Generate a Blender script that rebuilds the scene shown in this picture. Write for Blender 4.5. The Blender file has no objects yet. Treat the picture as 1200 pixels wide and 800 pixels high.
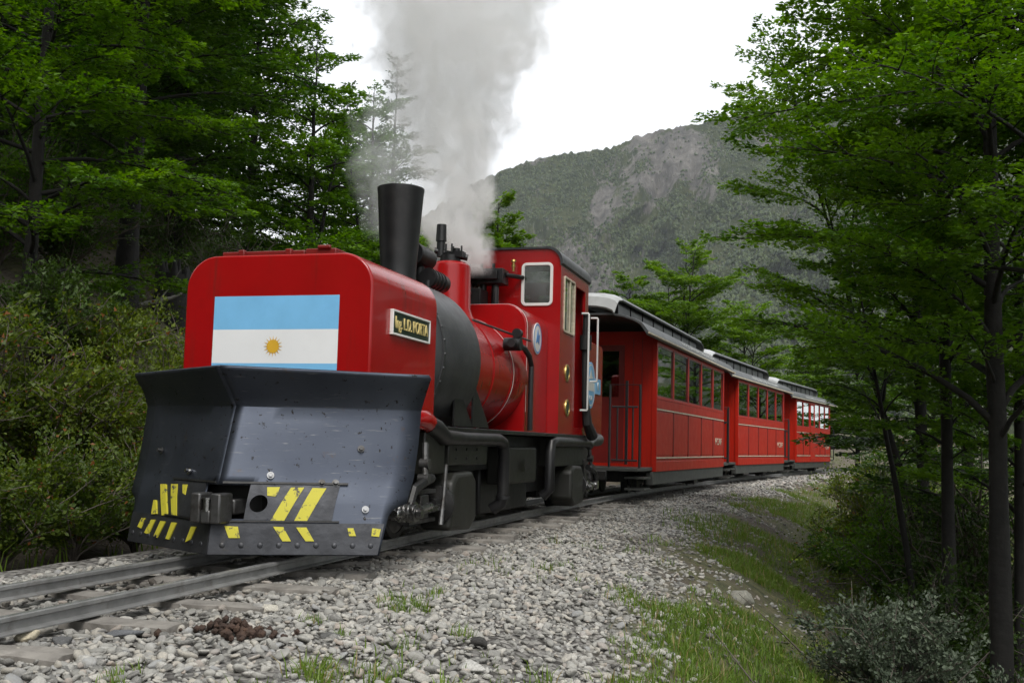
import bpy, math, random
import numpy as np
from mathutils import Vector, Matrix

# ------------------------------------------------------------------ camera, world, sun, exposure
scene = bpy.context.scene
col = scene.collection
CAM = np.array([2.9557, -5.3243, 0.6341])
YAW, PIT, ROL, FPX = -0.286, 0.095, 0.0258, 1243.2
_fw = np.array([math.sin(YAW) * math.cos(PIT), math.cos(YAW) * math.cos(PIT), math.sin(PIT)])
_r0 = np.cross(_fw, [0, 0, 1]); _r0 /= np.linalg.norm(_r0); _u0 = np.cross(_r0, _fw)
CR = math.cos(ROL) * _r0 + math.sin(ROL) * _u0
CU = -math.sin(ROL) * _r0 + math.cos(ROL) * _u0
cd = bpy.data.cameras.new('camera'); cam = bpy.data.objects.new('camera', cd); col.objects.link(cam)
cam.matrix_world = Matrix(((CR[0], CU[0], -_fw[0], CAM[0]), (CR[1], CU[1], -_fw[1], CAM[1]),
                           (CR[2], CU[2], -_fw[2], CAM[2]), (0, 0, 0, 1)))
cd.sensor_width = 36; cd.lens = FPX / 1200 * 36; cd.clip_start = 0.05; cd.clip_end = 9000
scene.camera = cam

SUN_ELEV, SUN_AZ = math.radians(50), math.radians(152)      # azimuth clockwise from +Y
world = bpy.data.worlds.new('World'); scene.world = world; world.use_nodes = True
wn, wl = world.node_tree.nodes, world.node_tree.links
wn.clear()
wo = wn.new('ShaderNodeOutputWorld')
sky = wn.new('ShaderNodeTexSky'); sky.sky_type = 'NISHITA'; sky.sun_disc = False
sky.sun_elevation = SUN_ELEV; sky.sun_rotation = SUN_AZ
bg1 = wn.new('ShaderNodeBackground'); bg1.inputs[1].default_value = 0.12
wl.new(sky.outputs[0], bg1.inputs[0])
bg2 = wn.new('ShaderNodeBackground'); bg2.inputs[1].default_value = 1.25        # the white overcast deck
tcw = wn.new('ShaderNodeTexCoord'); nzw = wn.new('ShaderNodeTexNoise')
nzw.inputs['Scale'].default_value = 2.2; nzw.inputs['Detail'].default_value = 5; nzw.inputs['Roughness'].default_value = .55
wl.new(tcw.outputs['Generated'], nzw.inputs['Vector'])
rpw = wn.new('ShaderNodeValToRGB')
rpw.color_ramp.elements[0].position = .3; rpw.color_ramp.elements[0].color = (.86, .89, .93, 1)
rpw.color_ramp.elements[1].position = .55; rpw.color_ramp.elements[1].color = (.98, .99, 1.0, 1)
wl.new(nzw.outputs['Fac'], rpw.inputs[0]); wl.new(rpw.outputs[0], bg2.inputs[0])
mxw = wn.new('ShaderNodeMixShader'); mxw.inputs[0].default_value = .88
wl.new(bg1.outputs[0], mxw.inputs[1]); wl.new(bg2.outputs[0], mxw.inputs[2]); wl.new(mxw.outputs[0], wo.inputs[0])

sd = bpy.data.lights.new('sun', 'SUN'); sun = bpy.data.objects.new('sun', sd); col.objects.link(sun)
sd.energy = 2.2; sd.angle = math.radians(22); sd.color = (1, .96, .9)
sdir = Vector((math.sin(SUN_AZ) * math.cos(SUN_ELEV), math.cos(SUN_AZ) * math.cos(SUN_ELEV), math.sin(SUN_ELEV)))
sun.rotation_euler = (-sdir).to_track_quat('-Z', 'Y').to_euler(); sun.location = sdir * 40

vs = scene.view_settings
vs.view_transform = 'Standard'; vs.look = 'None'; vs.exposure = 0.18; vs.gamma = 1; vs.use_curve_mapping = False
scene.render.engine = 'CYCLES'
cy = scene.cycles
cy.max_bounces = 40; cy.diffuse_bounces = 3; cy.glossy_bounces = 3; cy.transmission_bounces = 4
cy.transparent_max_bounces = 10; cy.volume_bounces = 40; cy.use_denoising = True
cy.caustics_reflective = False; cy.caustics_refractive = False
cy.volume_step_rate = 1.0; cy.volume_max_steps = 128

# ------------------------------------------------------------------ helpers
def ray(px, py):
    return _fw + CR * (px - 600) / FPX - CU * (py - 400) / FPX

def tag(o, label=None, cat=None, group=None, kind=None):
    for k, v in (('label', label), ('category', cat), ('group', group), ('kind', kind)):
        if v: o[k] = v
    return o

def empty(name, loc=(0, 0, 0), rz=0.0):
    o = bpy.data.objects.new(name, None); col.objects.link(o)
    o.location = loc; o.rotation_euler = (0, 0, rz); o.empty_display_size = .2
    return o

class MB:
    """collects shapes, build() links them as one mesh object"""
    def __init__(s): s.v = []; s.f = []; s.m = []; s.cm = 0
    def add(s, vs_, fs):
        n = len(s.v); s.v += [tuple(map(float, q)) for q in vs_]
        for f in fs: s.f.append(tuple(n + i for i in f)); s.m.append(s.cm)
        return s
    def box(s, x0, x1, y0, y1, z0, z1):
        x0, x1 = sorted((x0, x1)); y0, y1 = sorted((y0, y1)); z0, z1 = sorted((z0, z1))
        return s.add([(x0, y0, z0), (x1, y0, z0), (x1, y1, z0), (x0, y1, z0), (x0, y0, z1), (x1, y0, z1), (x1, y1, z1), (x0, y1, z1)],
                     [(3, 2, 1, 0), (4, 5, 6, 7), (0, 1, 5, 4), (1, 2, 6, 5), (2, 3, 7, 6), (3, 0, 4, 7)])
    def tube(s, pts, r, n=10, caps=True):
        pts = [Vector(p) for p in pts]; k = len(pts)
        rs = r if isinstance(r, (list, tuple, np.ndarray)) else [r] * k
        t0 = (pts[1] - pts[0]).normalized()
        ref = Vector((0, 0, 1)) if abs(t0.z) < .9 else Vector((1, 0, 0))
        a = t0.cross(ref).normalized(); V = []
        for i in range(k):
            t = (pts[min(i + 1, k - 1)] - pts[max(i - 1, 0)]).normalized()
            a = (a - t * a.dot(t)).normalized(); b = t.cross(a)
            for j in range(n):
                w = 2 * math.pi * j / n
                V.append(pts[i] + (a * math.cos(w) + b * math.sin(w)) * rs[i])
        F = []
        for i in range(k - 1):
            for j in range(n):
                q = (j + 1) % n
                F.append((i * n + j, i * n + q, (i + 1) * n + q, (i + 1) * n + j))
        if caps:
            F.append(tuple(range(n - 1, -1, -1))); F.append(tuple((k - 1) * n + j for j in range(n)))
        return s.add(V, F)
    def cyl(s, p0, p1, r0, r1=None, n=20): return s.tube([p0, p1], [r0, r0 if r1 is None else r1], n)
    def lathe(s, c, axis, prof, n=32):
        """prof: (distance along the axis, radius) pairs about the point c"""
        ax = Vector(axis).normalized(); c = Vector(c)
        ref = Vector((0, 0, 1)) if abs(ax.z) < .9 else Vector((1, 0, 0))
        a = ax.cross(ref).normalized(); b = ax.cross(a); V = []
        for h, r in prof:
            for j in range(n):
                w = 2 * math.pi * j / n; V.append(c + ax * h + (a * math.cos(w) + b * math.sin(w)) * max(r, 1e-4))
        F = []
        for i in range(len(prof) - 1):
            for j in range(n):
                q = (j + 1) % n; F.append((i * n + j, i * n + q, (i + 1) * n + q, (i + 1) * n + j))
        F.append(tuple(range(n - 1, -1, -1))); F.append(tuple((len(prof) - 1) * n + j for j in range(n)))
        return s.add(V, F)
    def prism(s, poly, axis, a0, a1):
        def P(q, a): return {0: (a, q[0], q[1]), 1: (q[0], a, q[1]), 2: (q[0], q[1], a)}[axis]
        n = len(poly)
        return s.add([P(q, a0) for q in poly] + [P(q, a1) for q in poly],
                     [tuple(range(n - 1, -1, -1)), tuple(range(n, 2 * n))] + [(i, (i + 1) % n, n + (i + 1) % n, n + i) for i in range(n)])
    def quad(s, a, b, c, d): return s.add([a, b, c, d], [(0, 1, 2, 3)])
    def sheet(s, axis, a0, a1, us, vs_, holes):
        """a plate of thickness a0..a1 across an axis, cut on the grid us x vs, with rectangular openings"""
        us = sorted(set([round(x, 4) for x in us] + [round(x, 4) for h in holes for x in h[:2]]))
        vz = sorted(set([round(x, 4) for x in vs_] + [round(x, 4) for h in holes for x in h[2:]]))
        def P(a, u, v): return {0: (a, u, v), 1: (u, a, v), 2: (u, v, a)}[axis]
        def solid(i, j):
            if i < 0 or j < 0 or i >= len(us) - 1 or j >= len(vz) - 1: return False
            cu, cv = (us[i] + us[i + 1]) / 2, (vz[j] + vz[j + 1]) / 2
            return not any(h[0] < cu < h[1] and h[2] < cv < h[3] for h in holes)
        idx = {}; V = []; F = []
        def g(i, j, k):
            if (i, j, k) not in idx: idx[(i, j, k)] = len(V); V.append(P((a0, a1)[k], us[i], vz[j]))
            return idx[(i, j, k)]
        for i in range(len(us) - 1):
            for j in range(len(vz) - 1):
                if not solid(i, j): continue
                F.append((g(i, j, 0), g(i, j + 1, 0), g(i + 1, j + 1, 0), g(i + 1, j, 0)))
                F.append((g(i, j, 1), g(i + 1, j, 1), g(i + 1, j + 1, 1), g(i, j + 1, 1)))
                if not solid(i - 1, j): F.append((g(i, j, 0), g(i, j, 1), g(i, j + 1, 1), g(i, j + 1, 0)))
                if not solid(i + 1, j): F.append((g(i + 1, j, 0), g(i + 1, j + 1, 0), g(i + 1, j + 1, 1), g(i + 1, j, 1)))
                if not solid(i, j - 1): F.append((g(i, j, 0), g(i + 1, j, 0), g(i + 1, j, 1), g(i, j, 1)))
                if not solid(i, j + 1): F.append((g(i, j + 1, 0), g(i, j + 1, 1), g(i + 1, j + 1, 1), g(i + 1, j + 1, 0)))
        return s.add(V, F)
    def build(s, name, mats, parent=None, bevel=0, smooth=True, ang=35, fix=True, seg=2):
        me = bpy.data.meshes.new(name); me.from_pydata(s.v, [], s.f)
        if not isinstance(mats, (list, tuple)): mats = [mats]
        for m in mats: me.materials.append(m)
        if len(mats) > 1: me.polygons.foreach_set('material_index', s.m)
        if fix:
            import bmesh
            bm = bmesh.new(); bm.from_mesh(me); bmesh.ops.recalc_face_normals(bm, faces=bm.faces); bm.to_mesh(me); bm.free()
        if smooth: me.shade_smooth(); me.set_sharp_from_angle(angle=math.radians(ang))
        me.update()
        o = bpy.data.objects.new(name, me); col.objects.link(o); o.parent = parent
        if bevel:
            b = o.modifiers.new('bevel', 'BEVEL'); b.width = bevel; b.segments = seg; b.limit_method = 'ANGLE'; b.angle_limit = math.radians(40)
        return o

def np_mesh(name, V, F, mats, parent=None, attrs=None, smooth=True, mi=None):
    """fast mesh from numpy arrays; F is (n,3) or (n,4)"""
    me = bpy.data.meshes.new(name); V = np.asarray(V, np.float32); F = np.asarray(F, np.int32)
    k = F.shape[1]
    me.vertices.add(len(V)); me.vertices.foreach_set('co', V.ravel())
    me.loops.add(F.size); me.loops.foreach_set('vertex_index', F.ravel())
    me.polygons.add(len(F)); me.polygons.foreach_set('loop_start', np.arange(0, F.size, k, dtype=np.int32))
    if not isinstance(mats, (list, tuple)): mats = [mats]
    for m in mats: me.materials.append(m)
    if mi is not None: me.polygons.foreach_set('material_index', np.asarray(mi, np.int32))
    for an, (dom, arr) in (attrs or {}).items():
        a = me.attributes.new(an, 'FLOAT', dom); a.data.foreach_set('value', np.asarray(arr, np.float32))
    me.polygons.foreach_set('use_smooth', np.full(len(F), smooth))
    me.update(calc_edges=True)
    o = bpy.data.objects.new(name, me); col.objects.link(o); o.parent = parent
    return o

def text(name, s, size, m, parent, origin, xa, ya, ext=.002, align='CENTER', sx=1.0):
    cu = bpy.data.curves.new(name, 'FONT'); cu.body = s; cu.size = size; cu.extrude = ext
    cu.align_x = align; cu.align_y = 'CENTER'
    t = bpy.data.objects.new(name, cu); col.objects.link(t)
    dg = bpy.context.evaluated_depsgraph_get(); me = bpy.data.meshes.new_from_object(t.evaluated_get(dg))
    bpy.data.objects.remove(t); me.materials.clear(); me.materials.append(m)
    o = bpy.data.objects.new(name, me); col.objects.link(o); o.parent = parent
    X = Vector(xa).normalized(); Y = Vector(ya).normalized(); Z = X.cross(Y)
    M = Matrix(((X.x * sx, Y.x, Z.x, origin[0]), (X.y * sx, Y.y, Z.y, origin[1]), (X.z * sx, Y.z, Z.z, origin[2]), (0, 0, 0, 1)))
    o.matrix_local = M
    return o

def arc(cx, cy_, r, a0, a1, n):
    return [(cx + r * math.cos(math.radians(a0 + (a1 - a0) * i / n)), cy_ + r * math.sin(math.radians(a0 + (a1 - a0) * i / n))) for i in range(n + 1)]

# ---- numpy value noise
def vnoise(x, y, seed=0):
    xi = np.floor(x).astype(np.int64); yi = np.floor(y).astype(np.int64); xf = x - xi; yf = y - yi
    def h(a, b):
        n = (a * 374761393 + b * 668265263 + seed * 974711) & 0x7fffffff
        n = ((n ^ (n >> 13)) * 1274126177) & 0x7fffffff
        return ((n ^ (n >> 16)) & 0xffff) / 65535.0
    u = xf * xf * (3 - 2 * xf); v = yf * yf * (3 - 2 * yf)
    return (h(xi, yi) * (1 - u) + h(xi + 1, yi) * u) * (1 - v) + (h(xi, yi + 1) * (1 - u) + h(xi + 1, yi + 1) * u) * v
def fbm(x, y, o=4, seed=0, g=.5):
    r = 0; a = 1; t = 0
    for i in range(o): r = r + a * vnoise(x * 2 ** i, y * 2 ** i, seed + i); t += a; a *= g
    return r / t
def sstep(a, b, x):
    t = np.clip((x - a) / (b - a), 0, 1); return t * t * (3 - 2 * t)

# ------------------------------------------------------------------ materials
def base_mat(name):
    m = bpy.data.materials.new(name); m.use_nodes = True
    nt = m.node_tree; nt.nodes.clear()
    out = nt.nodes.new('ShaderNodeOutputMaterial'); b = nt.nodes.new('ShaderNodeBsdfPrincipled')
    nt.links.new(b.outputs[0], out.inputs[0])
    return m, nt, b, out
def N(nt, t, **kw):
    n = nt.nodes.new(t)
    for k, v in kw.items():
        if k in n.inputs: n.inputs[k].default_value = v
        else: setattr(n, k, v)
    return n
def mixc(nt, fac, a, b):
    n = nt.nodes.new('ShaderNodeMix'); n.data_type = 'RGBA'
    for i, v in ((0, fac), (6, a), (7, b)):
        if hasattr(v, 'is_output') : nt.links.new(v, n.inputs[i])
        elif i == 0: n.inputs[0].default_value = v
        else: n.inputs[i].default_value = (*v[:3], 1)
    return n.outputs[2]
def ramp(nt, src, p0, p1, c0=(0, 0, 0), c1=(1, 1, 1)):
    r = nt.nodes.new('ShaderNodeValToRGB'); e = r.color_ramp.elements
    e[0].position = p0; e[0].color = (*c0, 1); e[1].position = p1; e[1].color = (*c1, 1)
    nt.links.new(src, r.inputs[0]); return r.outputs[0]
def coords(nt): return nt.nodes.new('ShaderNodeTexCoord').outputs['Object']
def noise(nt, v, sc, det=4, ro=.55, dist=0):
    n = N(nt, 'ShaderNodeTexNoise', Scale=sc, Detail=det, Roughness=ro, Distortion=dist); nt.links.new(v, n.inputs['Vector']); return n.outputs['Fac']
def bumpn(nt, b, h, st, dist=.01):
    n = N(nt, 'ShaderNodeBump', Strength=st, Distance=dist); nt.links.new(h, n.inputs['Height']); nt.links.new(n.outputs[0], b.inputs['Normal'])

def mat(name, c, rough=.5, metal=0, var=.2, sc=6, dirt=None, dsc=5, damt=(.55, .75), bump=0, bsc=60, coat=0, rvar=.12, spec=.5, streak=None):
    m, nt, b, out = base_mat(name); v = coords(nt)
    n1 = noise(nt, v, sc, 6)
    cc = mixc(nt, ramp(nt, n1, .3, .7), tuple(x * (1 - var) for x in c), tuple(min(1, x * (1 + var)) for x in c))
    if dirt:
        n2 = noise(nt, v, dsc, 8, .7)
        cc = mixc(nt, ramp(nt, n2, *damt), cc, dirt)
    if streak:
        mp = N(nt, 'ShaderNodeMapping'); mp.inputs['Scale'].default_value = (14, 14, 1.1); nt.links.new(v, mp.inputs[0])
        cc = mixc(nt, ramp(nt, noise(nt, mp.outputs[0], 1, 5, .6), .58, .9), cc, streak)
        cc = mixc(nt, ramp(nt, noise(nt, v, 60, 3, .6), .70, .74), cc, tuple(x * .5 for x in c))     # stone chips
    nt.links.new(cc, b.inputs['Base Color'])
    n3 = noise(nt, v, sc * 2.3, 5)
    mr = N(nt, 'ShaderNodeMapRange'); mr.inputs['To Min'].default_value = max(.02, rough - rvar); mr.inputs['To Max'].default_value = min(1, rough + rvar)
    nt.links.new(n3, mr.inputs[0]); nt.links.new(mr.outputs[0], b.inputs['Roughness'])
    b.inputs['Metallic'].default_value = metal; b.inputs['Specular IOR Level'].default_value = spec
    if coat: b.inputs['Coat Weight'].default_value = coat; b.inputs['Coat Roughness'].default_value = .07; b.inputs['Coat IOR'].default_value = 1.5
    if bump: bumpn(nt, b, noise(nt, v, bsc, 5), bump)
    return m

M = {}
M['red'] = mat('red_gloss_paint', (.31, .005, .006), .24, var=.1, sc=3, coat=.3, spec=.35, rvar=.06, dirt=(.11, .006, .005), dsc=3, damt=(.58, .95), bump=.03, bsc=5, streak=(.10, .02, .015))
M['red_coach'] = mat('red_coach_paint', (.42, .015, .006), .4, var=.14, sc=4, spec=.25, dirt=(.24, .016, .008), dsc=4, damt=(.5, .9), bump=.04, bsc=9, streak=(.16, .022, .012))
M['red_edge'] = mat('dark_red_trim', (.16, .01, .008), .4, var=.15)
M['black'] = mat('black_paint', (.008, .008, .009), .42, var=.3, dirt=(.022, .021, .02), dsc=6, damt=(.5, .8), bump=.08)
M['smokebox'] = mat('graphite_smokebox', (.035, .037, .04), .42, var=.25, sc=5, dirt=(.06, .058, .055), dsc=4, damt=(.5, .85), bump=.1, bsc=30)
M['underframe'] = mat('oily_black_steel', (.006, .006, .006), .5, var=.4, dirt=(.016, .014, .011), dsc=9, damt=(.5, .75), bump=.2, bsc=35)
M['olive'] = mat('greasy_olive_frame', (.012, .0125, .009), .5, var=.3, dirt=(.012, .011, .01), dsc=6, damt=(.45, .7), bump=.1)
M['steel'] = mat('bright_steel', (.34, .34, .34), .28, 1, var=.2, dirt=(.06, .05, .04), dsc=14, damt=(.5, .72))
M['dullsteel'] = mat('dull_steel', (.10, .10, .10), .42, .7, var=.3, dirt=(.03, .025, .02), dsc=14, damt=(.45, .7))
M['rail'] = mat('rail_steel', (.24, .24, .235), .5, .4, var=.25, sc=9, dirt=(.10, .08, .065), dsc=7, damt=(.55, .8), bump=.08)
M['railtop'] = mat('worn_rail_head', (.55, .55, .55), .34, .85, var=.2, sc=10)
M['brass'] = mat('dull_brass', (.42, .30, .10), .35, .9, var=.25)
M['gold'] = mat('gold_lettering', (.72, .58, .24), .45, .1, var=.1)
M['white'] = mat('white_paint', (.72, .72, .70), .4, var=.06, dirt=(.45, .44, .4), dsc=6, damt=(.6, .9))
M['cream'] = mat('cream_beading', (.55, .50, .38), .5, var=.15, dirt=(.25, .12, .07), dsc=25, damt=(.5, .75))
M['plate_green'] = mat('dark_green_plate', (.015, .03, .02), .35, var=.2)
M['blue'] = mat('sky_blue_paint', (.20, .50, .80), .42, var=.05, dirt=(.16, .42, .70), dsc=4, damt=(.5, .9), coat=.15)
M['flagwhite'] = mat('flag_white_paint', (.80, .81, .82), .42, var=.04, dirt=(.68, .70, .72), dsc=3, damt=(.5, .9), coat=.15)
M['sun_yellow'] = mat('ochre_sun', (.65, .38, .03), .5, var=.1)
M['signblue'] = mat('badge_blue', (.06, .22, .5), .4, var=.1)
M['greyroof'] = mat('grey_roof_sheet', (.075, .08, .082), .42, .2, var=.2, sc=3, dirt=(.045, .045, .043), dsc=5, damt=(.45, .8), bump=.05)
M['paleroof'] = mat('pale_roof_end', (.40, .41, .41), .45, var=.08, dirt=(.28, .28, .27), dsc=4, damt=(.5, .9))
M['roofletters'] = mat('pale_roof_lettering', (.42, .43, .42), .5, var=.1)
M['solebar'] = mat('grey_solebar', (.05, .053, .048), .55, var=.25, dirt=(.04, .035, .03), dsc=6, damt=(.5, .8))
M['interior'] = mat('varnished_wood_interior', (.12, .05, .02), .45, var=.3)
M['curtain'] = mat('pale_curtain', (.75, .75, .70), .9, var=.1)
M['rubber'] = mat('black_rubber', (.012, .012, .012), .7, var=.2)
M['wood'] = mat('weathered_grey_wood', (.21, .195, .175), .85, var=.35, sc=3, dirt=(.09, .08, .07), dsc=8, damt=(.45, .75), bump=.6, bsc=24)
M['interior_dark'] = mat('sooty_interior', (.02, .018, .016), .7)

def plough_mat():
    m, nt, b, out = base_mat('scuffed_plough_steel'); v = coords(nt)
    c = mixc(nt, ramp(nt, noise(nt, v, 3, 6), .3, .7), (.052, .060, .080), (.082, .093, .118))
    c = mixc(nt, ramp(nt, noise(nt, v, 26, 4, .7), .63, .67), c, (.02, .018, .016))          # chips
    c = mixc(nt, ramp(nt, noise(nt, v, 7, 8, .75), .62, .72), c, (.09, .06, .04))           # rust blooms
    mp = N(nt, 'ShaderNodeMapping'); mp.inputs['Scale'].default_value = (3, 3, 40); nt.links.new(v, mp.inputs[0])
    c = mixc(nt, ramp(nt, noise(nt, mp.outputs[0], 3, 4, .6), .62, .74), c, (.14, .145, .155))   # scratches
    nt.links.new(c, b.inputs['Base Color']); b.inputs['Roughness'].default_value = .36
    b.inputs['Metallic'].default_value = .92
    bumpn(nt, b, noise(nt, v, 9, 4), .05)
    mr = N(nt, 'ShaderNodeMapRange'); mr.inputs['To Min'].default_value = .38; mr.inputs['To Max'].default_value = .62; nt.links.new(noise(nt, v, 12, 7, .7), mr.inputs[0]); nt.links.new(mr.outputs[0], b.inputs['Roughness'])
    return m
M['plough'] = plough_mat()
M['plough_low'] = mat('worn_plough_edge', (.05, .052, .058), .5, .7, var=.35, sc=8, dirt=(.085, .08, .075), dsc=7, damt=(.58, .75), bump=.2, bsc=30)

def hazard_mat():
    m, nt, b, out = base_mat('chipped_yellow_paint'); v = coords(nt)
    c = mixc(nt, ramp(nt, noise(nt, v, 22, 7, .72), .56, .61), (.52, .47, .035), (.06, .055, .05))
    nt.links.new(c, b.inputs['Base Color']); b.inputs['Roughness'].default_value = .6
    return m
M['yellow'] = hazard_mat()

def glass_mat(name, tint, refl=.16):
    m, nt, b, out = base_mat(name); nt.nodes.remove(b)
    g = N(nt, 'ShaderNodeBsdfGlossy'); g.inputs['Roughness'].default_value = .015; g.inputs['Color'].default_value = (.9, .95, .95, 1)
    t = N(nt, 'ShaderNodeBsdfTransparent'); t.inputs['Color'].default_value = (*tint, 1)
    lw = N(nt, 'ShaderNodeLayerWeight', Blend=.35)
    mr = N(nt, 'ShaderNodeMapRange'); mr.inputs['To Min'].default_value = refl; mr.inputs['To Max'].default_value = .9
    nt.links.new(lw.outputs['Facing'], mr.inputs[0])
    x = N(nt, 'ShaderNodeMixShader'); nt.links.new(mr.outputs[0], x.inputs[0]); nt.links.new(t.outputs[0], x.inputs[1]); nt.links.new(g.outputs[0], x.inputs[2])
    nt.links.new(x.outputs[0], out.inputs[0]); return m
M['glass'] = glass_mat('window_glass', (.46, .5, .48))

def leaf_mat(name, dark, light, trans=.3, warm=None, inst=False):
    m, nt, b, out = base_mat(name)
    at = N(nt, 'ShaderNodeAttribute', attribute_name='tint')
    if inst:                                    # scattered clumps: tint of the leaf plus tint of the clump
        ai = N(nt, 'ShaderNodeAttribute', attribute_name='itint', attribute_type='INSTANCER')
        ad = N(nt, 'ShaderNodeMath', operation='ADD', use_clamp=True); nt.links.new(at.outputs['Fac'], ad.inputs[0]); nt.links.new(ai.outputs['Fac'], ad.inputs[1])
        tf = ad.outputs[0]
    else: tf = at.outputs['Fac']
    c = mixc(nt, tf, dark, light)
    if warm:
        c = mixc(nt, ramp(nt, tf, .955, .965), c, warm)
    nt.links.new(c, b.inputs['Base Color']); b.inputs['Roughness'].default_value = .5; b.inputs['Specular IOR Level'].default_value = .35
    tr = N(nt, 'ShaderNodeBsdfTranslucent')
    hs = N(nt, 'ShaderNodeHueSaturation', Saturation=1.1, Value=1.25); nt.links.new(c, hs.inputs['Color']); nt.links.new(hs.outputs[0], tr.inputs['Color'])
    x = N(nt, 'ShaderNodeMixShader'); x.inputs[0].default_value = trans
    nt.links.new(b.outputs[0], x.inputs[1]); nt.links.new(tr.outputs[0], x.inputs[2]); nt.links.new(x.outputs[0], out.inputs[0])
    return m
M['leaf_dark'] = leaf_mat('deep_green_leaves', (.024, .062, .008), (.092, .178, .018), .44)
M['leaf_mid'] = leaf_mat('fresh_green_leaves', (.042, .105, .010), (.155, .285, .024), .48)
M['leaf_bright'] = leaf_mat('bright_spring_leaves', (.075, .16, .014), (.19, .31, .03), .42)
M['leaf_olive'] = leaf_mat('yellow_green_shrub_leaves', (.045, .080, .008), (.165, .215, .02), .38, (.22, .09, .03))
M['leaf_grey'] = leaf_mat('grey_green_shrub_leaves', (.04, .058, .036), (.12, .15, .10), .2)
M['leaf_deep'] = leaf_mat('dark_undergrowth_leaves', (.016, .036, .006), (.06, .11, .014), .3)
M['grassblade'] = leaf_mat('grass_blades', (.06, .12, .014), (.19, .28, .04), .38, (.30, .24, .11), inst=True)
M['cover_inst'] = leaf_mat('ground_cover_leaves', (.045, .080, .008), (.165, .215, .02), .38, (.22, .09, .03), inst=True)
M['wood_inst'] = leaf_mat('surrounding_wood_leaves', (.020, .052, .008), (.080, .155, .017), .4, inst=True)
M['bark'] = mat('dark_rough_bark', (.009, .008, .007), .9, var=.4, sc=8, dirt=(.022, .022, .02), dsc=6, damt=(.58, .78), bump=.9, bsc=22)
M['twig'] = mat('grey_brown_twigs', (.10, .085, .07), .85, var=.3, sc=5)
M['deadwood'] = mat('silvered_dead_wood', (.22, .21, .19), .85, var=.3, sc=5, dirt=(.1, .09, .08), dsc=6, bump=.5, bsc=20)
# ------------------------------------------------------------------ terrain
rng = np.random.default_rng(7); random.seed(7)
def xc(y):
    t = np.maximum(0, np.asarray(y, float) - 4); tt = np.minimum(t, 32)
    return .0048 * tt ** 2 - .00004 * tt ** 3 + np.maximum(0, t - 32) * .184
def hd(y):
    t = np.clip(np.asarray(y, float) - 4, 0, 32); return .0096 * t - .00012 * t ** 2
GD = [-3000, -60, -30, -16, -10, -6, -3.6, -2.6, -2, -1.7, -1.15, 1.25, 1.7, 2.3, 3.2, 4.5, 6, 9, 14, 60, 3000]
GZ = [13, 12, 9, 6.6, 4.5, 2.2, .75, .1, -.2, -.22, -.105, -.105, -.16, -.33, -.90, -1.7, -2.3, -2.8, -3.2, -6, -8]
def ground(x, y):
    x = np.asarray(x, float); y = np.asarray(y, float)
    d = x - xc(y); z = np.interp(d, GD, GZ)
    off = np.clip((np.abs(d) - 1.2) / 1.5, 0, 1)
    z = z + off * (fbm(x * 1.1, y * 1.1, 4, 3) - .5) * .22 + np.clip((np.abs(d) - 4) / 6, 0, 1) * (fbm(x * .25, y * .25, 4, 9) - .5) * 1.0
    z = z + (fbm(x * 7, y * 7, 2, 5) - .5) * .025
    return z
def gedge(y):   # right-hand edge of the ballast
    return np.interp(y, [-6, -1.5, 3.5, 12, 25, 40], [2.45, 2.2, 1.75, 1.55, 1.35, 1.3])
def px_at(px, dist):
    d = ray(px, 515); a = math.atan2(d[0], d[1])
    x, y = CAM[0] + dist * math.sin(a), CAM[1] + dist * math.cos(a)
    return float(x), float(y), float(ground(x, y))

def ground_mat():
    m, nt, b, out = base_mat('verge_soil_and_ballast'); v = coords(nt)
    ag = N(nt, 'ShaderNodeAttribute', attribute_name='gravel').outputs['Fac']
    ar = N(nt, 'ShaderNodeAttribute', attribute_name='grass').outputs['Fac']
    vo = N(nt, 'ShaderNodeTexVoronoi', Scale=26, Randomness=1); nt.links.new(v, vo.inputs['Vector'])
    sep = N(nt, 'ShaderNodeSeparateColor'); nt.links.new(vo.outputs['Color'], sep.inputs[0])
    stone = mixc(nt, sep.outputs[0], (.10, .095, .09), (.33, .315, .29))
    stone = mixc(nt, ramp(nt, vo.outputs['Distance'], .45, .75), stone, (.045, .04, .035))
    soil = mixc(nt, ramp(nt, noise(nt, v, 2.2, 8, .65), .35, .65), (.05, .036, .026), (.12, .10, .075))
    litter = mixc(nt, ramp(nt, noise(nt, v, 9, 6, .7), .35, .65), (.035, .045, .015), (.13, .12, .055))
    g2 = mixc(nt, ar, soil, litter)
    c = mixc(nt, ag, g2, stone)
    nt.links.new(c, b.inputs['Base Color']); b.inputs['Roughness'].default_value = .95
    ad = N(nt, 'ShaderNodeMath', operation='ADD'); nt.links.new(noise(nt, v, 30, 6, .7), ad.inputs[0])
    iv = N(nt, 'ShaderNodeMath', operation='MULTIPLY'); nt.links.new(vo.outputs['Distance'], iv.inputs[0]); iv.inputs[1].default_value = -1
    nt.links.new(iv.outputs[0], ad.inputs[1]); bumpn(nt, b, ad.outputs[0], .8, .02)
    return m

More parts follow.
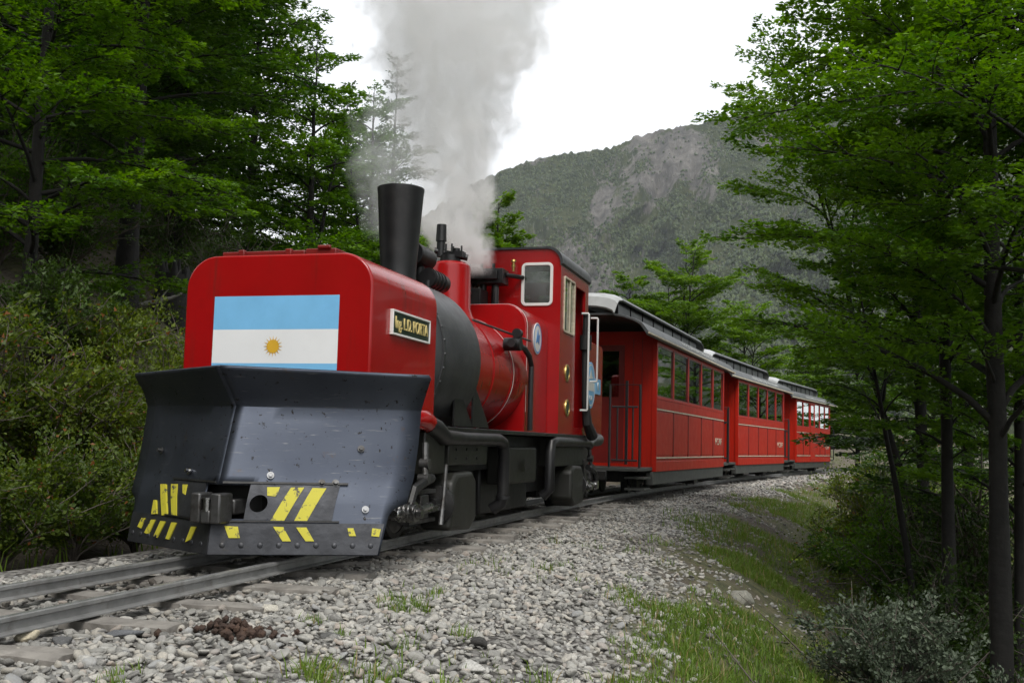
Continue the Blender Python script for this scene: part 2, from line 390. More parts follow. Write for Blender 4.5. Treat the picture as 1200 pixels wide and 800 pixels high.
def build_ground():
    n = 150; u = np.linspace(-1, 1, 2 * n + 1)
    xs = 1.0 + 1.1 * np.sinh(8.3 * u); ys = 2.0 + 2.4 * np.sinh(7.6 * u)
    X, Y = np.meshgrid(xs, ys); Z = ground(X, Y)
    d = X - xc(Y)
    e = gedge(Y) + (fbm(X * 2.5, Y * 2.5, 3, 21) - .5) * .9
    gravel = sstep(.18, -.12, d - e) * sstep(-1.75, -1.35, d)
    grass = sstep(.42, .6, fbm(X * .9, Y * .9, 4, 31) + .12 * sstep(2, 4, d))
    k = 2 * n + 1
    i = np.arange(k - 1); A, B = np.meshgrid(i, i); a = (B * k + A).ravel()
    F = np.stack([a, a + 1, a + k + 1, a + k], 1)
    o = np_mesh('ground', np.stack([X, Y, Z], -1).reshape(-1, 3), F, ground_mat(),
                attrs={'gravel': ('POINT', gravel.ravel()), 'grass': ('POINT', grass.ravel())})
    tag(o, kind='structure')
build_ground()

# ------------------------------------------------------------------ railway track
track = tag(empty('railway_track'), kind='structure')
def build_rail(off):
    ys = np.concatenate([np.arange(-9, 4, .8), np.arange(4, 60, .8)])
    prof = [(-.034, -.062), (.034, -.062), (.034, -.057), (.006, -.050), (.006, -.022), (.017, -.017), (.017, -.004), (.013, 0), (-.013, 0), (-.017, -.004), (-.017, -.017), (-.006, -.022), (-.006, -.050), (-.034, -.057)]
    V = []; k = len(prof); mb = MB()
    for y in ys:
        h = float(hd(y)); cx, cz = float(xc(y)), 0
        for a, z in prof:
            V.append((cx + (off + a) * math.cos(h), y - (off + a) * math.sin(h), z))
    F = []; mi = []
    for i in range(len(ys) - 1):
        for j in range(k):
            q = (j + 1) % k; F.append((i * k + j, i * k + q, (i + 1) * k + q, (i + 1) * k + j)); mi.append(1 if j == 7 else 0)
    mb.add(V, F); mb.m = mi
    return mb.build('rail', [M['rail'], M['railtop']], track)
build_rail(-.27); build_rail(.27)
SLEEP = []
def build_sleepers():
    protos = []
    for k in range(4):
        mb = MB(); r = random.Random(40 + k); n = 9; V = []
        for i in range(n):
            x = -.66 + 1.36 * i / (n - 1) + (r.uniform(-.05, .05) if i in (0, n - 1) else 0)
            for (a, b) in ((-.075, -.12), (.075, -.12), (.072, 0), (.03, .004), (-.03, .003), (-.072, -.002)):
                V.append((x, a + r.uniform(-.008, .008), b + r.uniform(-.006, .006)))
        F = [tuple(range(5, -1, -1)), tuple((n - 1) * 6 + j for j in range(6))]
        for i in range(n - 1):
            for j in range(6): F.append((i * 6 + j, i * 6 + (j + 1) % 6, i * 6 + 6 + (j + 1) % 6, i * 6 + 6 + j))
        mb.add(V, F); o = mb.build('sleeper', M['wood'], track, ang=30); protos.append(o)
    for i, y in enumerate(np.arange(-4.6, 36, .56)):
        y = float(y) + random.uniform(-.04, .04)
        o = protos[i] if i < 4 else protos[i % 4].copy()
        if i >= 4: col.objects.link(o); o.parent = track
        h = float(hd(y)); sh = random.uniform(-.06, .12)
        o.location = (float(xc(y)) + sh, y, -.072 + random.uniform(-.014, .0)); o.rotation_euler = (random.uniform(-.03, .03), random.uniform(-.008, .008), -h + random.uniform(-.06, .06))
        SLEEP.append((y, sh))
build_sleepers()

# ------------------------------------------------------------------ gravel: countless stones, one object
def stone_mat():
    m, nt, b, out = base_mat('river_stones'); v = coords(nt)
    oi = N(nt, 'ShaderNodeObjectInfo')
    r = nt.nodes.new('ShaderNodeValToRGB'); e = r.color_ramp.elements
    e[0].position = 0; e[0].color = (.07, .07, .068, 1); e[1].position = 1; e[1].color = (.62, .60, .55, 1)
    for p, c in ((.16, (.16, .158, .15, 1)), (.36, (.33, .325, .30, 1)), (.58, (.44, .43, .395, 1)), (.68, (.46, .42, .35, 1)), (.8, (.58, .56, .51, 1)), (.88, (.31, .32, .33, 1)), (.94, (.40, .32, .26, 1))):
        q = e.new(p); q.color = c
    nt.links.new(oi.outputs['Random'], r.inputs[0])
    c = mixc(nt, ramp(nt, noise(nt, v, 2.5, 6, .7), .35, .7), r.outputs[0], (.29, .28, .255))
    sp = ramp(nt, noise(nt, v, 11, 3, .7), .62, .7)
    c = mixc(nt, sp, c, (.12, .115, .11))
    st_ = N(nt, 'ShaderNodeAttribute', attribute_name='stain', attribute_type='INSTANCER').outputs['Fac']
    c = mixc(nt, st_, c, (.045, .035, .026))
    nt.links.new(c, b.inputs['Base Color']); b.inputs['Roughness'].default_value = .8
    bumpn(nt, b, noise(nt, v, 7, 5, .7), .35, .2)
    return m
M['stone'] = stone_mat()
def stone_mesh(seed, sub=2):
    import bmesh
    bm = bmesh.new(); bmesh.ops.create_icosphere(bm, subdivisions=sub, radius=1)
    r = np.random.default_rng(seed); ax = r.uniform(.75, 1.25, 3) * np.array([1.15, .95, .66])
    dirs = r.normal(size=(9, 3)); dirs /= np.linalg.norm(dirs, axis=1)[:, None]; lim = r.uniform(.42, .8, 9)
    for vt in bm.verts:
        p = np.array(vt.co)
        for d_, l_ in zip(dirs, lim):
            t = p @ d_
            if t > l_: p = p - d_ * (t - l_) * .93
        vt.co = p * ax
    me = bpy.data.meshes.new('stone'); bm.to_mesh(me); bm.free()
    me.shade_smooth(); me.materials.append(M['stone']); return me
STONES = bpy.data.collections.new('stone_shapes')
for k in range(9):
    STONES.objects.link(bpy.data.objects.new('stone_shape', stone_mesh(100 + k)))

def scatter(name, P, S, coll, attrs, tilt=(0, 0)):
    """one object whose countless pieces are copies of the shapes in coll, set on the points P at the sizes S"""
    me = bpy.data.meshes.new(name); me.vertices.add(len(P)); me.vertices.foreach_set('co', np.asarray(P, np.float32).ravel())
    for k, v in dict(attrs, sz=S).items():
        a = me.attributes.new(k, 'FLOAT', 'POINT'); a.data.foreach_set('value', np.asarray(v, np.float32))
    o = bpy.data.objects.new(name, me); col.objects.link(o)
    ng = bpy.data.node_groups.new('scatter_' + name, 'GeometryNodeTree')
    ng.interface.new_socket('Geometry', in_out='INPUT', socket_type='NodeSocketGeometry')
    ng.interface.new_socket('Geometry', in_out='OUTPUT', socket_type='NodeSocketGeometry')
    nd, lk = ng.nodes, ng.links
    gi = nd.new('NodeGroupInput'); go = nd.new('NodeGroupOutput')
    ci = nd.new('GeometryNodeCollectionInfo'); ci.inputs[0].default_value = coll; ci.inputs[1].default_value = True; ci.inputs[2].default_value = True
    ip = nd.new('GeometryNodeInstanceOnPoints'); ip.inputs['Pick Instance'].default_value = True
    rv = nd.new('FunctionNodeRandomValue'); rv.data_type = 'FLOAT_VECTOR'
    rv.inputs[0].default_value = (-tilt[0], -tilt[1], 0); rv.inputs[1].default_value = (tilt[0], tilt[1], 6.28)
    ri = nd.new('FunctionNodeRandomValue'); ri.data_type = 'INT'; ri.inputs[4].default_value = 0; ri.inputs[5].default_value = len(coll.objects) - 1; ri.inputs['Seed'].default_value = 5
    na = nd.new('GeometryNodeInputNamedAttribute'); na.data_type = 'FLOAT'; na.inputs[0].default_value = 'sz'
    lk.new(gi.outputs[0], ip.inputs['Points']); lk.new(ci.outputs[0], ip.inputs['Instance']); lk.new(rv.outputs[0], ip.inputs['Rotation'])
    lk.new(ri.outputs[2], ip.inputs['Instance Index']); lk.new(na.outputs[0], ip.inputs['Scale']); lk.new(ip.outputs[0], go.inputs[0])
    md = o.modifiers.new('scatter', 'NODES'); md.node_group = ng
    return o
def shapes(name, objs):
    """shapes for scatter(): kept out of the scene itself"""
    c = bpy.data.collections.new(name)
    for q in objs: c.objects.link(q); col.objects.unlink(q)
    return c

def build_gravel():
    P = []; S = []
    def fill(y0, y1, sp, smin, smax, d0, dmax=None):
        ys = np.arange(y0, y1, sp)
        for y in ys:
            d1 = float(gedge(y)) + .55
            n = int((d1 - d0) / sp); dd = d0 + (np.arange(n) + rng.uniform(-.6, 1.6, n)) * sp
            yy = y + rng.uniform(-.6, .6, n) * sp
            s = smin + (smax - smin) * rng.beta(1.1, 3.8, n)
            x = dd + xc(yy); e = gedge(yy) + (fbm(x * 2.5, yy * 2.5, 3, 21) - .5) * .9
            keep = rng.uniform(size=n) < np.clip(1.05 - sstep(-.55, .35, dd - e) * 1.0, 0, 1)
            keep &= (np.abs(np.abs(dd) - .27) > .055)
            keep &= rng.uniform(size=n) < np.where(fbm(x * 1.7, yy * 1.7, 3, 77) > .6, .55, 1)
            near = np.min(np.abs(yy[:, None] - np.array([q[0] for q in SLEEP])[None]), 1)
            keep &= ~((near < .085) & (np.abs(dd) < .66) & (rng.uniform(size=n) < .55))
            z = ground(x, yy) + s * rng.uniform(.0, .75, n)
            z = np.where(np.abs(dd) < .75, np.minimum(z, -.064), z)
            P.append(np.stack([x, yy, z], 1)[keep]); S.append(s[keep])
    fill(-4.8, 2.2, .0225, .006, .038, -.9)
    fill(2.2, 8, .030, .008, .032, -.9)
    fill(8, 16, .048, .014, .042, -1.1)
    fill(16, 38, .085, .03, .06, -1.2)
    n = 5200; yy = rng.uniform(-3, 16, n); dd = gedge(yy) + rng.exponential(.7, n) - .2; x = dd + xc(yy); s = .008 + .03 * rng.beta(1.2, 4, n)      # stones rolled down the slope
    k = fbm(x * 1.5, yy * 1.5, 3, 88) > .45; P.append(np.stack([x, yy, ground(x, yy) + s * .2], 1)[k]); S.append(s[k])
    P = np.concatenate(P); S = np.concatenate(S)
    dq = np.abs(P[:, 0] - xc(P[:, 1])); pn = fbm(P[:, 0] * 3, P[:, 1] * 3, 4, 301)
    stain = .55 * sstep(.95, .45, dq + (pn - .5) * .9) * np.where(P[:, 1] < -.3, .55, 1) + .6 * sstep(.62, .74, fbm(P[:, 0] * 1.2, P[:, 1] * 1.2, 5, 311))
    o = scatter('gravel', P, S, STONES, {'stain': np.clip(stain * rng.uniform(.5, 1.1, len(P)), 0, .85)}, (.5, .5))
    tag(o, 'loose rounded grey and beige ballast stones along the track', 'gravel', kind='stuff')
    print('stones', len(P))
build_gravel()

# ------------------------------------------------------------------ mountain
def mountain_mat():
    m, nt, b, out = base_mat('mountain_rock_and_scrub'); v = coords(nt)
    ar = N(nt, 'ShaderNodeAttribute', attribute_name='rock').outputs['Fac']
    mp = N(nt, 'ShaderNodeMapping'); mp.inputs['Scale'].default_value = (1, 1, .35); nt.links.new(v, mp.inputs[0])
    rk = mixc(nt, ramp(nt, noise(nt, mp.outputs[0], .035, 9, .7), .3, .7), (.035, .035, .034), (.22, .205, .185))
    rk = mixc(nt, ramp(nt, noise(nt, mp.outputs[0], .16, 6, .7), .5, .7), rk, (.09, .085, .08))
    gr = mixc(nt, ramp(nt, noise(nt, v, .02, 8, .7), .35, .65), (.022, .034, .012), (.075, .085, .034))
    gr = mixc(nt, ramp(nt, noise(nt, v, .15, 5, .7), .52, .66), gr, (.02, .028, .014))
    rm = N(nt, 'ShaderNodeMath', operation='MULTIPLY_ADD'); nt.links.new(noise(nt, mp.outputs[0], .05, 8, .75), rm.inputs[0]); rm.inputs[1].default_value = .7; nt.links.new(ar, rm.inputs[2])
    c = mixc(nt, ramp(nt, rm.outputs[0], .76, .84), gr, rk)
    nt.links.new(c, b.inputs['Base Color']); b.inputs['Roughness'].default_value = 1; b.inputs['Specular IOR Level'].default_value = .1
    bumpn(nt, b, noise(nt, mp.outputs[0], .06, 9, .75), 1, 9)
    return m
RPX = [-200, 250, 380, 450, 500, 560, 600, 650, 700, 720, 745, 790, 850, 900, 950, 1000, 1100, 1250, 1500]
RPY = [520, 440, 360, 300, 250, 212, 196, 181, 175.5, 173, 160, 150, 137, 127, 119, 112, 95, 85, 100]
def build_mountain():
    na_, nv = 540, 170
    px = np.concatenate([np.linspace(-200, 480, 50), np.linspace(484, 1060, 420), np.linspace(1066, 1500, 70)])
    dirs = np.array([ray(p, y) for p, y in zip(px, np.interp(px, RPX, RPY))])
    az = np.arctan2(dirs[:, 0], dirs[:, 1]); el = np.arctan(dirs[:, 2] / np.hypot(dirs[:, 0], dirs[:, 1]))
    v = np.concatenate([np.linspace(0, 1, nv - 22), np.linspace(1.01, 1.5, 22)])
    A, Vv = np.meshgrid(az, v); E = np.tile(el, (nv, 1)); vv = np.minimum(Vv, 1)
    win = np.sin(np.pi * np.clip(Vv, 0, 1)) ** .7
    wx = A * 7 + .9 * fbm(A * 9, Vv * 4, 3, 41)
    gully = np.abs(fbm(wx * 2.0, Vv * 3.2, 5, 51, .55) - .5) * 2                 # ribs and gullies running down the face
    D = 620 + 1150 * Vv ** 1.15 + win * (420 * (fbm(A * 5, Vv * 2.2, 4, 55) - .5) + 260 * (gully - .3))
    tanE = np.tan(E) * (.06 + .94 * (.62 * vv + .38 * vv ** 2))
    Z = CAM[2] + D * tanE - 30 * (1 - vv) ** 3
    over = np.clip((Vv - 1) / .5, 0, 1); Z = Z - over * 420 * (.4 + over)
    rough = fbm(A * 60, Vv * 26, 6, 61, .6) - .5
    Z = Z + rough * 42 * np.where(vv > .97, .35, 1) * np.clip(.3 + win, 0, 1)
    Z = Z + (fbm(A * 300, Vv * 3, 2, 63) - .5) * 9 * sstep(.9, 1, vv) * (1 - over)
    X = CAM[0] + np.sin(A) * D; Y = CAM[1] + np.cos(A) * D
    pxg = np.tile(px, (nv, 1))
    def blob(cx, cv, wx_, wv): return np.exp(-((pxg - cx) / wx_) ** 2 - ((vv - cv) / wv) ** 2)
    rk = .295 + 1.05 * (fbm(A * 30, Vv * 11, 6, 81, .62) - .5) + .25 * (gully - .35)
    rk = rk + .30 * blob(795, .91, 55, .10) + .26 * blob(660, .66, 65, .28) + .22 * blob(680, .40, 110, .2) + .26 * blob(820, .13, 90, .08) + .22 * blob(930, .95, 60, .07) - .35 * blob(790, .3, 80, .1) - .2 * blob(640, .92, 70, .1)
    rock = np.clip(rk, 0, 1)
    k = na_; i = np.arange(na_ - 1); j = np.arange(nv - 1); I, J = np.meshgrid(i, j); a = (J * k + I).ravel()
    F = np.stack([a, a + 1, a + k + 1, a + k], 1)
    P = np.stack([X, Y, Z], -1)
    o = np_mesh('mountain', P.reshape(-1, 3), F, mountain_mat(), attrs={'rock': ('POINT', rock.ravel())})
    tag(o, kind='structure')
    # forest clinging to the mountainside: far too many to count
    r = np.random.default_rng(5); n = 62000
    fi = r.uniform(.09 * na_, .9 * na_, n); fj = r.uniform(0, nv - 24, n); i0 = fi.astype(int); j0 = fj.astype(int); tx = (fi - i0)[:, None]; ty = (fj - j0)[:, None]
    Q = (P[j0, i0] * (1 - tx) + P[j0, i0 + 1] * tx) * (1 - ty) + (P[j0 + 1, i0] * (1 - tx) + P[j0 + 1, i0 + 1] * tx) * ty
    rq = rock[j0, i0]; clump = fbm(fi * .06, fj * .14, 4, 91)
    dead = (r.uniform(size=n) < .06) & (rq > .2)
    keep = (r.uniform(size=n) < np.clip(1.2 - rq * 1.9 + (clump - .5) * 2.6, .04, 1)); keep &= ~dead
    Qa = Q[keep]; n = len(Qa); hgt = r.uniform(2.5, 6.5, n) * (1.1 - .35 * (fj[keep] / nv)); w = hgt * r.uniform(.35, .6, n)
    ring = []; 
    for lev, rad in ((.15, .75), (.5, 1.0), (.8, .6)):
        for q in range(5):
            a_ = q * 2 * math.pi / 5 + lev * 2
            ring.append((math.cos(a_) * rad, math.sin(a_) * rad, lev))
    ring.append((0, 0, 1.0)); T = np.array(ring)
    f = []
    for lv in range(2):
        for q in range(5): b0 = lv * 5; f += [(b0 + q, b0 + (q + 1) % 5, b0 + 5 + (q + 1) % 5), (b0 + q, b0 + 5 + (q + 1) % 5, b0 + 5 + q)]
    for q in range(5): f.append((10 + q, 10 + (q + 1) % 5, 15))
    lm = leaf_mat('far_forest_green', (.014, .028, .008), (.07, .10, .024), .05, inst=True)
    sh = []
    for q in range(10):
        w_ = r.uniform(.35, .6); Vt = T * (1 + r.uniform(-.35, .35, (16, 3))) * np.array([w_, w_, 1]) - np.array([0, 0, .1])
        sh.append(np_mesh('far_tree_shape', Vt, f, lm, attrs={'tint': ('FACE', r.normal(0, .06, len(f)))}))
    o = scatter('mountain_forest', Qa, hgt, shapes('far_tree_shapes', sh), {'itint': np.clip(r.normal(.45, .25, n) + (fj[keep] < 45) * .25, 0, 1)}, (.1, .1))
    tag(o, 'dense low beech forest covering the rocky mountainside', 'forest', kind='stuff')
    Qd = Q[dead]; n = len(Qd); hh = r.uniform(3, 7.5, n); ln = r.normal(0, .12, (n, 2)) * hh[:, None]
    c4 = np.array([(-.17, -.17), (.17, -.17), (0, .2)])
    Vb = np.zeros((n, 6, 3)); Vb[:, :3, :2] = c4; Vb[:, 3:, :2] = c4 * .5 + ln[:, None, :]; Vb[:, 3:, 2] = hh[:, None]; Vb += Qd[:, None, :]
    f = np.array([(0, 1, 4, 3), (1, 2, 5, 4), (2, 0, 3, 5)]); Fb = (f[None] + (np.arange(n) * 6)[:, None, None]).reshape(-1, 4)
    o = np_mesh('dead_trunks', Vb.reshape(-1, 3), Fb, mat('bleached_trunks', (.28, .27, .25), .9, sc=.1))
    tag(o, 'bleached dead tree trunks scattered over the mountainside', 'dead trees', kind='stuff')
build_mountain()
# ------------------------------------------------------------------ steam locomotive
loco = tag(empty('steam_locomotive'), 'red articulated steam locomotive with flag on its front tank and snow plough', 'locomotive')

def rrect(w, z0, z1, r, n=10):
    p = [(w, z0)] + arc(w - r, z1 - r, r, 0, 90, n) + arc(-w + r, z1 - r, r, 90, 180, n) + [(-w, z0)]
    return p
# --- front water tank
tank = MB().prism(rrect(.586, .70, 1.662, .19), 1, 0, 1.02).build('front_tank', M['red'], loco, bevel=.012, seg=3)
mb = MB()                                                   # flag: three painted bands on a thin sheet
for k, (z0, z1) in enumerate(((1.2336, 1.4246), (1.0429, 1.2336), (.852, 1.0429))):
    mb.cm = k % 2
    mb.add([(-.395, -.003, z0), (.3895, -.003, z0), (.3895, -.003, z1), (-.395, -.003, z1)], [(0, 1, 2, 3)])
    mb.add([(-.395, .001, z0), (.3895, .001, z0), (.3895, .001, z1), (-.395, .001, z1)], [(3, 2, 1, 0)])
flag = mb.build('flag', [M['blue'], M['flagwhite']], tank, fix=False)
mb = MB(); V = [(0, 0)] ; n = 64
for i in range(n): 
    r_ = (.062 if i % 4 == 0 else .036 if i % 2 else .040); V.append((r_ * math.cos(2 * math.pi * i / n), r_ * math.sin(2 * math.pi * i / n)))
mb.add([(-.008 + a, -.0055, 1.138 + b) for a, b in V], [(0, 1 + i, 1 + (i + 1) % n) for i in range(n)])
mb.build('flag_sun', M['sun_yellow'], tank, fix=False)
MB().box(-.40, .13, .06, .62, 1.66, 1.695).box(-.28, -.24, .03, .06, 1.66, 1.70).box(.02, .06, .03, .06, 1.66, 1.70).build('filler_lid', M['red_edge'], tank, bevel=.006)
MB().box(.14, .33, .05, .55, 1.66, 1.70).cyl((.22, .045, 1.705), (.30, .045, 1.705), .012).build('filler_lid', M['red_edge'], tank, bevel=.006)
np_ = MB().box(.586, .600, .2608, .8503, 1.2397, 1.3692).build('name_plate', M['plate_green'], tank, bevel=.002)
fr = MB()
for (a, b, c, d) in ((.2548, .8563, 1.3652, 1.3772), (.2548, .8563, 1.2317, 1.2437), (.2548, .2648, 1.2437, 1.3652), (.8463, .8563, 1.2437, 1.3652)):
    fr.box(.585, .607, a, b, c, d)
fr.build('plate_border', M['white'], tank, bevel=.002)
t = text('plate_lettering', 'Ing. L.D. PORTA', .1, M['gold'], tank, (.602, .5556, 1.304), (0, 1, 0), (0, 0, 1), .004)
t.scale = (.52 / max(t.data.vertices[i].co.x * 2 for i in range(len(t.data.vertices))), 1, 1)

# --- snow plough: two wings meeting in a nose, curled forward at top and bottom
PZ = [.037, .16, .302, .43, .60, .72, .788, .80, .88, .965, .982]
PN = [-.578, -.563, -.535, -.492, -.438, -.40, -.376, -.380, -.455, -.540, -.560]
PX = [.832, .838, .846, .858, .862, .862, .862, .864, .89, .930, .922]
PY = [-.138, -.100, -.045, .015, .055, .075, .083, .083, .072, .04, .03]
SMAX = lambda z: float(np.interp(z, [.037, .235, .268, .288, .300], [.910, .918, .935, .97, 1.0]))   # scooped lower corner
def wing(sd_, s, z, off=0.0):
    def P(s, z):
        a, b, c = np.interp(z, PZ, PN), np.interp(z, PZ, PX), np.interp(z, PZ, PY)
        return np.array([sd_ * s * b, a + (c - a) * s, z])
    p = P(s, z)
    if off:
        e = .004; du = P(s + e, z) - P(s - e, z); dv = P(s, z + e) - P(s, z - e); nn = np.cross(du, dv)
        if nn[1] > 0: nn = -nn
        p = p + off * nn / np.linalg.norm(nn)
    return p
def wing_px(sd_, px, py):
    q = np.array([.4, .4])
    def pr(q):
        d = wing(sd_, q[0], q[1]) - CAM; w = d @ _fw
        return np.array([600 + FPX * (d @ CR) / w, 400 - FPX * (d @ CU) / w])
    for _ in range(25):
        r = pr(q) - (px, py); J = np.stack([(pr(q + (1e-4, 0)) - pr(q)) / 1e-4, (pr(q + (0, 1e-4)) - pr(q)) / 1e-4], 1)
        q = np.clip(q - np.clip(np.linalg.solve(J, r), -.2, .2), (-.2, .04), (1.15, .975))
    return q
plough = empty('snow_plough'); plough.parent = loco
HOLE = {1: (0, .175, .215, .385), -1: (0, .12, .215, .385)}
CS, CZ = wing_px(1, 303, 590)
CR_S, CR_Z = .062, .047
for sd_ in (1, -1):
    ss = sorted(set([0, .05, HOLE[sd_][1]] + ([CS - CR_S, CS + CR_S] if sd_ == 1 else []) + list(np.round(np.linspace(.2, .88, 13), 3)) + [1.0]))
    zs = sorted(set(PZ + [.1, .235, .252, .268, .28, .29, .215, .34, .385, .51, .66, .84, .92] + ([CZ - CR_Z - .012, CZ + CR_Z + .012] if sd_ == 1 else [])))
    V = []; F = []; mb = MB()
    for s in ss:
        for z in zs: V.append(wing(sd_, SMAX(z) if s == 1 else s, z))
    for i in range(len(ss) - 1):
        for j in range(len(zs) - 1):
            cs, cz = (ss[i] + ss[i + 1]) / 2, (zs[j] + zs[j + 1]) / 2
            h = HOLE[sd_]
            if cs < h[1] and h[2] < cz < h[3]: continue
            if sd_ == 1 and abs(cs - CS) < CR_S and abs(cz - CZ) < CR_Z + .012: continue
            q = (i * len(zs) + j, (i + 1) * len(zs) + j, (i + 1) * len(zs) + j + 1, i * len(zs) + j + 1)
            F.append(q if sd_ == 1 else q[::-1])
    mb.add(V, F); o = mb.build('wing_plate', M['plough'], plough, fix=False, ang=28)
    s_ = o.modifiers.new('thick', 'SOLIDIFY'); s_.thickness = .014; s_.offset = -1
def patch(mb, sd_, pts, off, n=6):
    """a thin plate lying on the wing between four (s, z) corners"""
    V = []; F = []; pts = [np.array(p) for p in pts]
    for o_ in (off, .0005):
        for i in range(n + 1):
            for j in range(n + 1):
                u, v = i / n, j / n
                q = (pts[0] * (1 - u) + pts[1] * u) * (1 - v) + (pts[3] * (1 - u) + pts[2] * u) * v
                V.append(wing(sd_, q[0], q[1], o_))
    k = n + 1
    for i in range(n):
        for j in range(n): F.append((i * k + j, (i + 1) * k + j, (i + 1) * k + j + 1, i * k + j + 1))
    b = k * k; rim = [i * k for i in range(k)] + [n * k + j for j in range(1, k)] + [i * k + n for i in range(n - 1, -1, -1)] + [j for j in range(n - 1, 0, -1)]
    for i in range(len(rim)): a, c = rim[i], rim[(i + 1) % len(rim)]; F.append((a, a + b, c + b, c))
    mb.add(V, F)
# lower cutting edge and coupler plates
for sd_ in (1, -1):
    mb = MB(); patch(mb, sd_, [(.0, .04), (.900, .04), (.905, .195), (.0, .195)], .006, 10); mb.build('cutting_edge', M['plough_low'], plough)
mb = MB(); a0, a1, z0, z1 = .175, .62, .208, .392                    # right-hand plate with its round hole
patch(mb, 1, [(CS + CR_S + .0, z0), (a1, z0), (a1, z1), (CS + CR_S + .0, z1)], .008, 6)
patch(mb, 1, [(a0, z0), (CS - CR_S, z0), (CS - CR_S, z1), (a0, z1)], .008, 3)
n = 40; ci = []; co = []
for i in range(n):
    w = 2 * math.pi * (i + .5) / n; c_, s_ = math.cos(w), math.sin(w); q = max(abs(c_), abs(s_) )
    ci.append((CS + .046 * c_, CZ + .043 * s_))
    co.append((CS + CR_S * c_ / q, (z1 - CZ) * s_ / q + CZ if s_ > 0 else CZ + (CZ - z0) * s_ / q))
V = [wing(1, *p, .008) for p in ci] + [wing(1, *p, .008) for p in co] + [wing(1, *p, -.02) for p in ci]
mb.add(V, [(i, n + i, n + (i + 1) % n, (i + 1) % n) for i in range(n)] + [(i, (i + 1) % n, 2 * n + (i + 1) % n, 2 * n + i) for i in range(n)])
mb.build('coupler_plate', M['plough_low'], plough)
mb = MB(); patch(mb, -1, [(.12, z0), (.47, z0), (.47, z1), (.12, z1)], .008, 6); mb.build('coupler_plate', M['plough_low'], plough)
mb = MB(); patch(mb, 1, [(.02, .388), (.66, .388), (.66, .398), (.02, .398)], .014, 8); patch(mb, -1, [(.02, .388), (.50, .388), (.50, .398), (.02, .398)], .014, 8)
mb.build('plate_angle', M['underframe'], plough)
mb = MB(); patch(mb, 1, [(.0, .198), (.66, .198), (.66, .206), (.0, .206)], .014, 8); patch(mb, -1, [(.0, .198), (.50, .198), (.50, .206), (.0, .206)], .014, 8)
mb.build('plate_angle', M['underframe'], plough)
# coupler: grey jaw with a slot, in the nose opening
cp = MB(); cp.box(-.085, -.028, -.625, -.50, .195, .345).box(.028, .085, -.625, -.50, .195, .345).box(-.0279, .0279, -.62, -.50, .195, .262)
cp.box(-.07, .07, -.46, -.2, .23, .31)
cp.build('coupler', M['dullsteel'], plough, bevel=.01)
MB().cyl((0, -.6, .255), (0, -.6, .315), .022, n=14).cyl((0, -.6, .315), (0, -.6, .322), .03, n=14).build('coupler_pin', M['steel'], plough)
MB().box(-.16, .16, -.34, -.1, .08, .60).box(-.50, .50, -.1, .0, .10, .75).build('plough_frame', M['underframe'], plough)
# hazard stripes (pixel corners laid on the plates)
ST = [(1, ((313, 571), (328, 571), (324, 582), (313, 581))), (1, ((341, 571.5), (356.5, 571.5), (333, 610), (317, 610))), (1, ((366, 572), (382.5, 572.5), (359, 611.5), (344, 611.5))),
      (1, ((263, 616), (279, 617), (281, 630), (268, 630))), (1, ((320, 617), (332, 617.5), (341, 634), (331, 634))), (1, ((347, 618), (359, 618), (368, 634), (358, 634))),
      (1, ((407, 619), (414, 619), (417, 628), (409, 628))), (1, ((436, 619), (446, 620), (444, 629), (435, 628))),
      (-1, ((190, 567.5), (196, 567.5), (197.5, 603), (191.5, 604))), (-1, ((202.5, 567.5), (210, 567.5), (209, 604), (203, 604))), (-1, ((216, 568), (221.5, 568), (219, 580), (216, 578))),
      (-1, ((182, 586), (184.5, 586), (185, 602), (179, 603))), (-1, ((168, 607), (172, 607), (167, 619), (163, 617))), (-1, ((179, 609), (184, 609), (176, 626), (171, 624))),
      (-1, ((190, 610.5), (196, 611), (186, 630), (182, 628))), (-1, ((203, 612), (209, 612.5), (200, 632), (196, 631))), (-1, ((226, 617), (232, 617), (225, 632), (219, 635)))]
for sd_, q in ST:
    mb = MB(); patch(mb, sd_, [wing_px(sd_, *p) for p in q], .0115 if True else 0, 4); mb.build('hazard_stripe', M['yellow'], plough)
for sd_, px, py in ((1, 317, 557), (1, 423, 526), (1, 428, 597), (-1, 223, 552), (-1, 190, 528), (1, 377, 566), (1, 393, 566)):
    s, z = wing_px(sd_, px, py); a = wing(sd_, s, z, .002); b = wing(sd_, s, z, .03)
    MB().cyl(a, b, .011, n=6).cyl(a, wing(sd_, s, z, .010), .019, n=12).build('bolt', M['steel'] if px in (317, 428, 223) else M['dullsteel'], plough)
for sd_ in (1, -1):
    for k in range(9):
        s, z = .07 + .098 * k, .085; a = wing(sd_, s, z, .004)
        MB().lathe(a, wing(sd_, s, z, .02) - a, [(0, .015), (.006, .013), (.009, .006)], 10).build('rivet', M['plough_low'], plough)

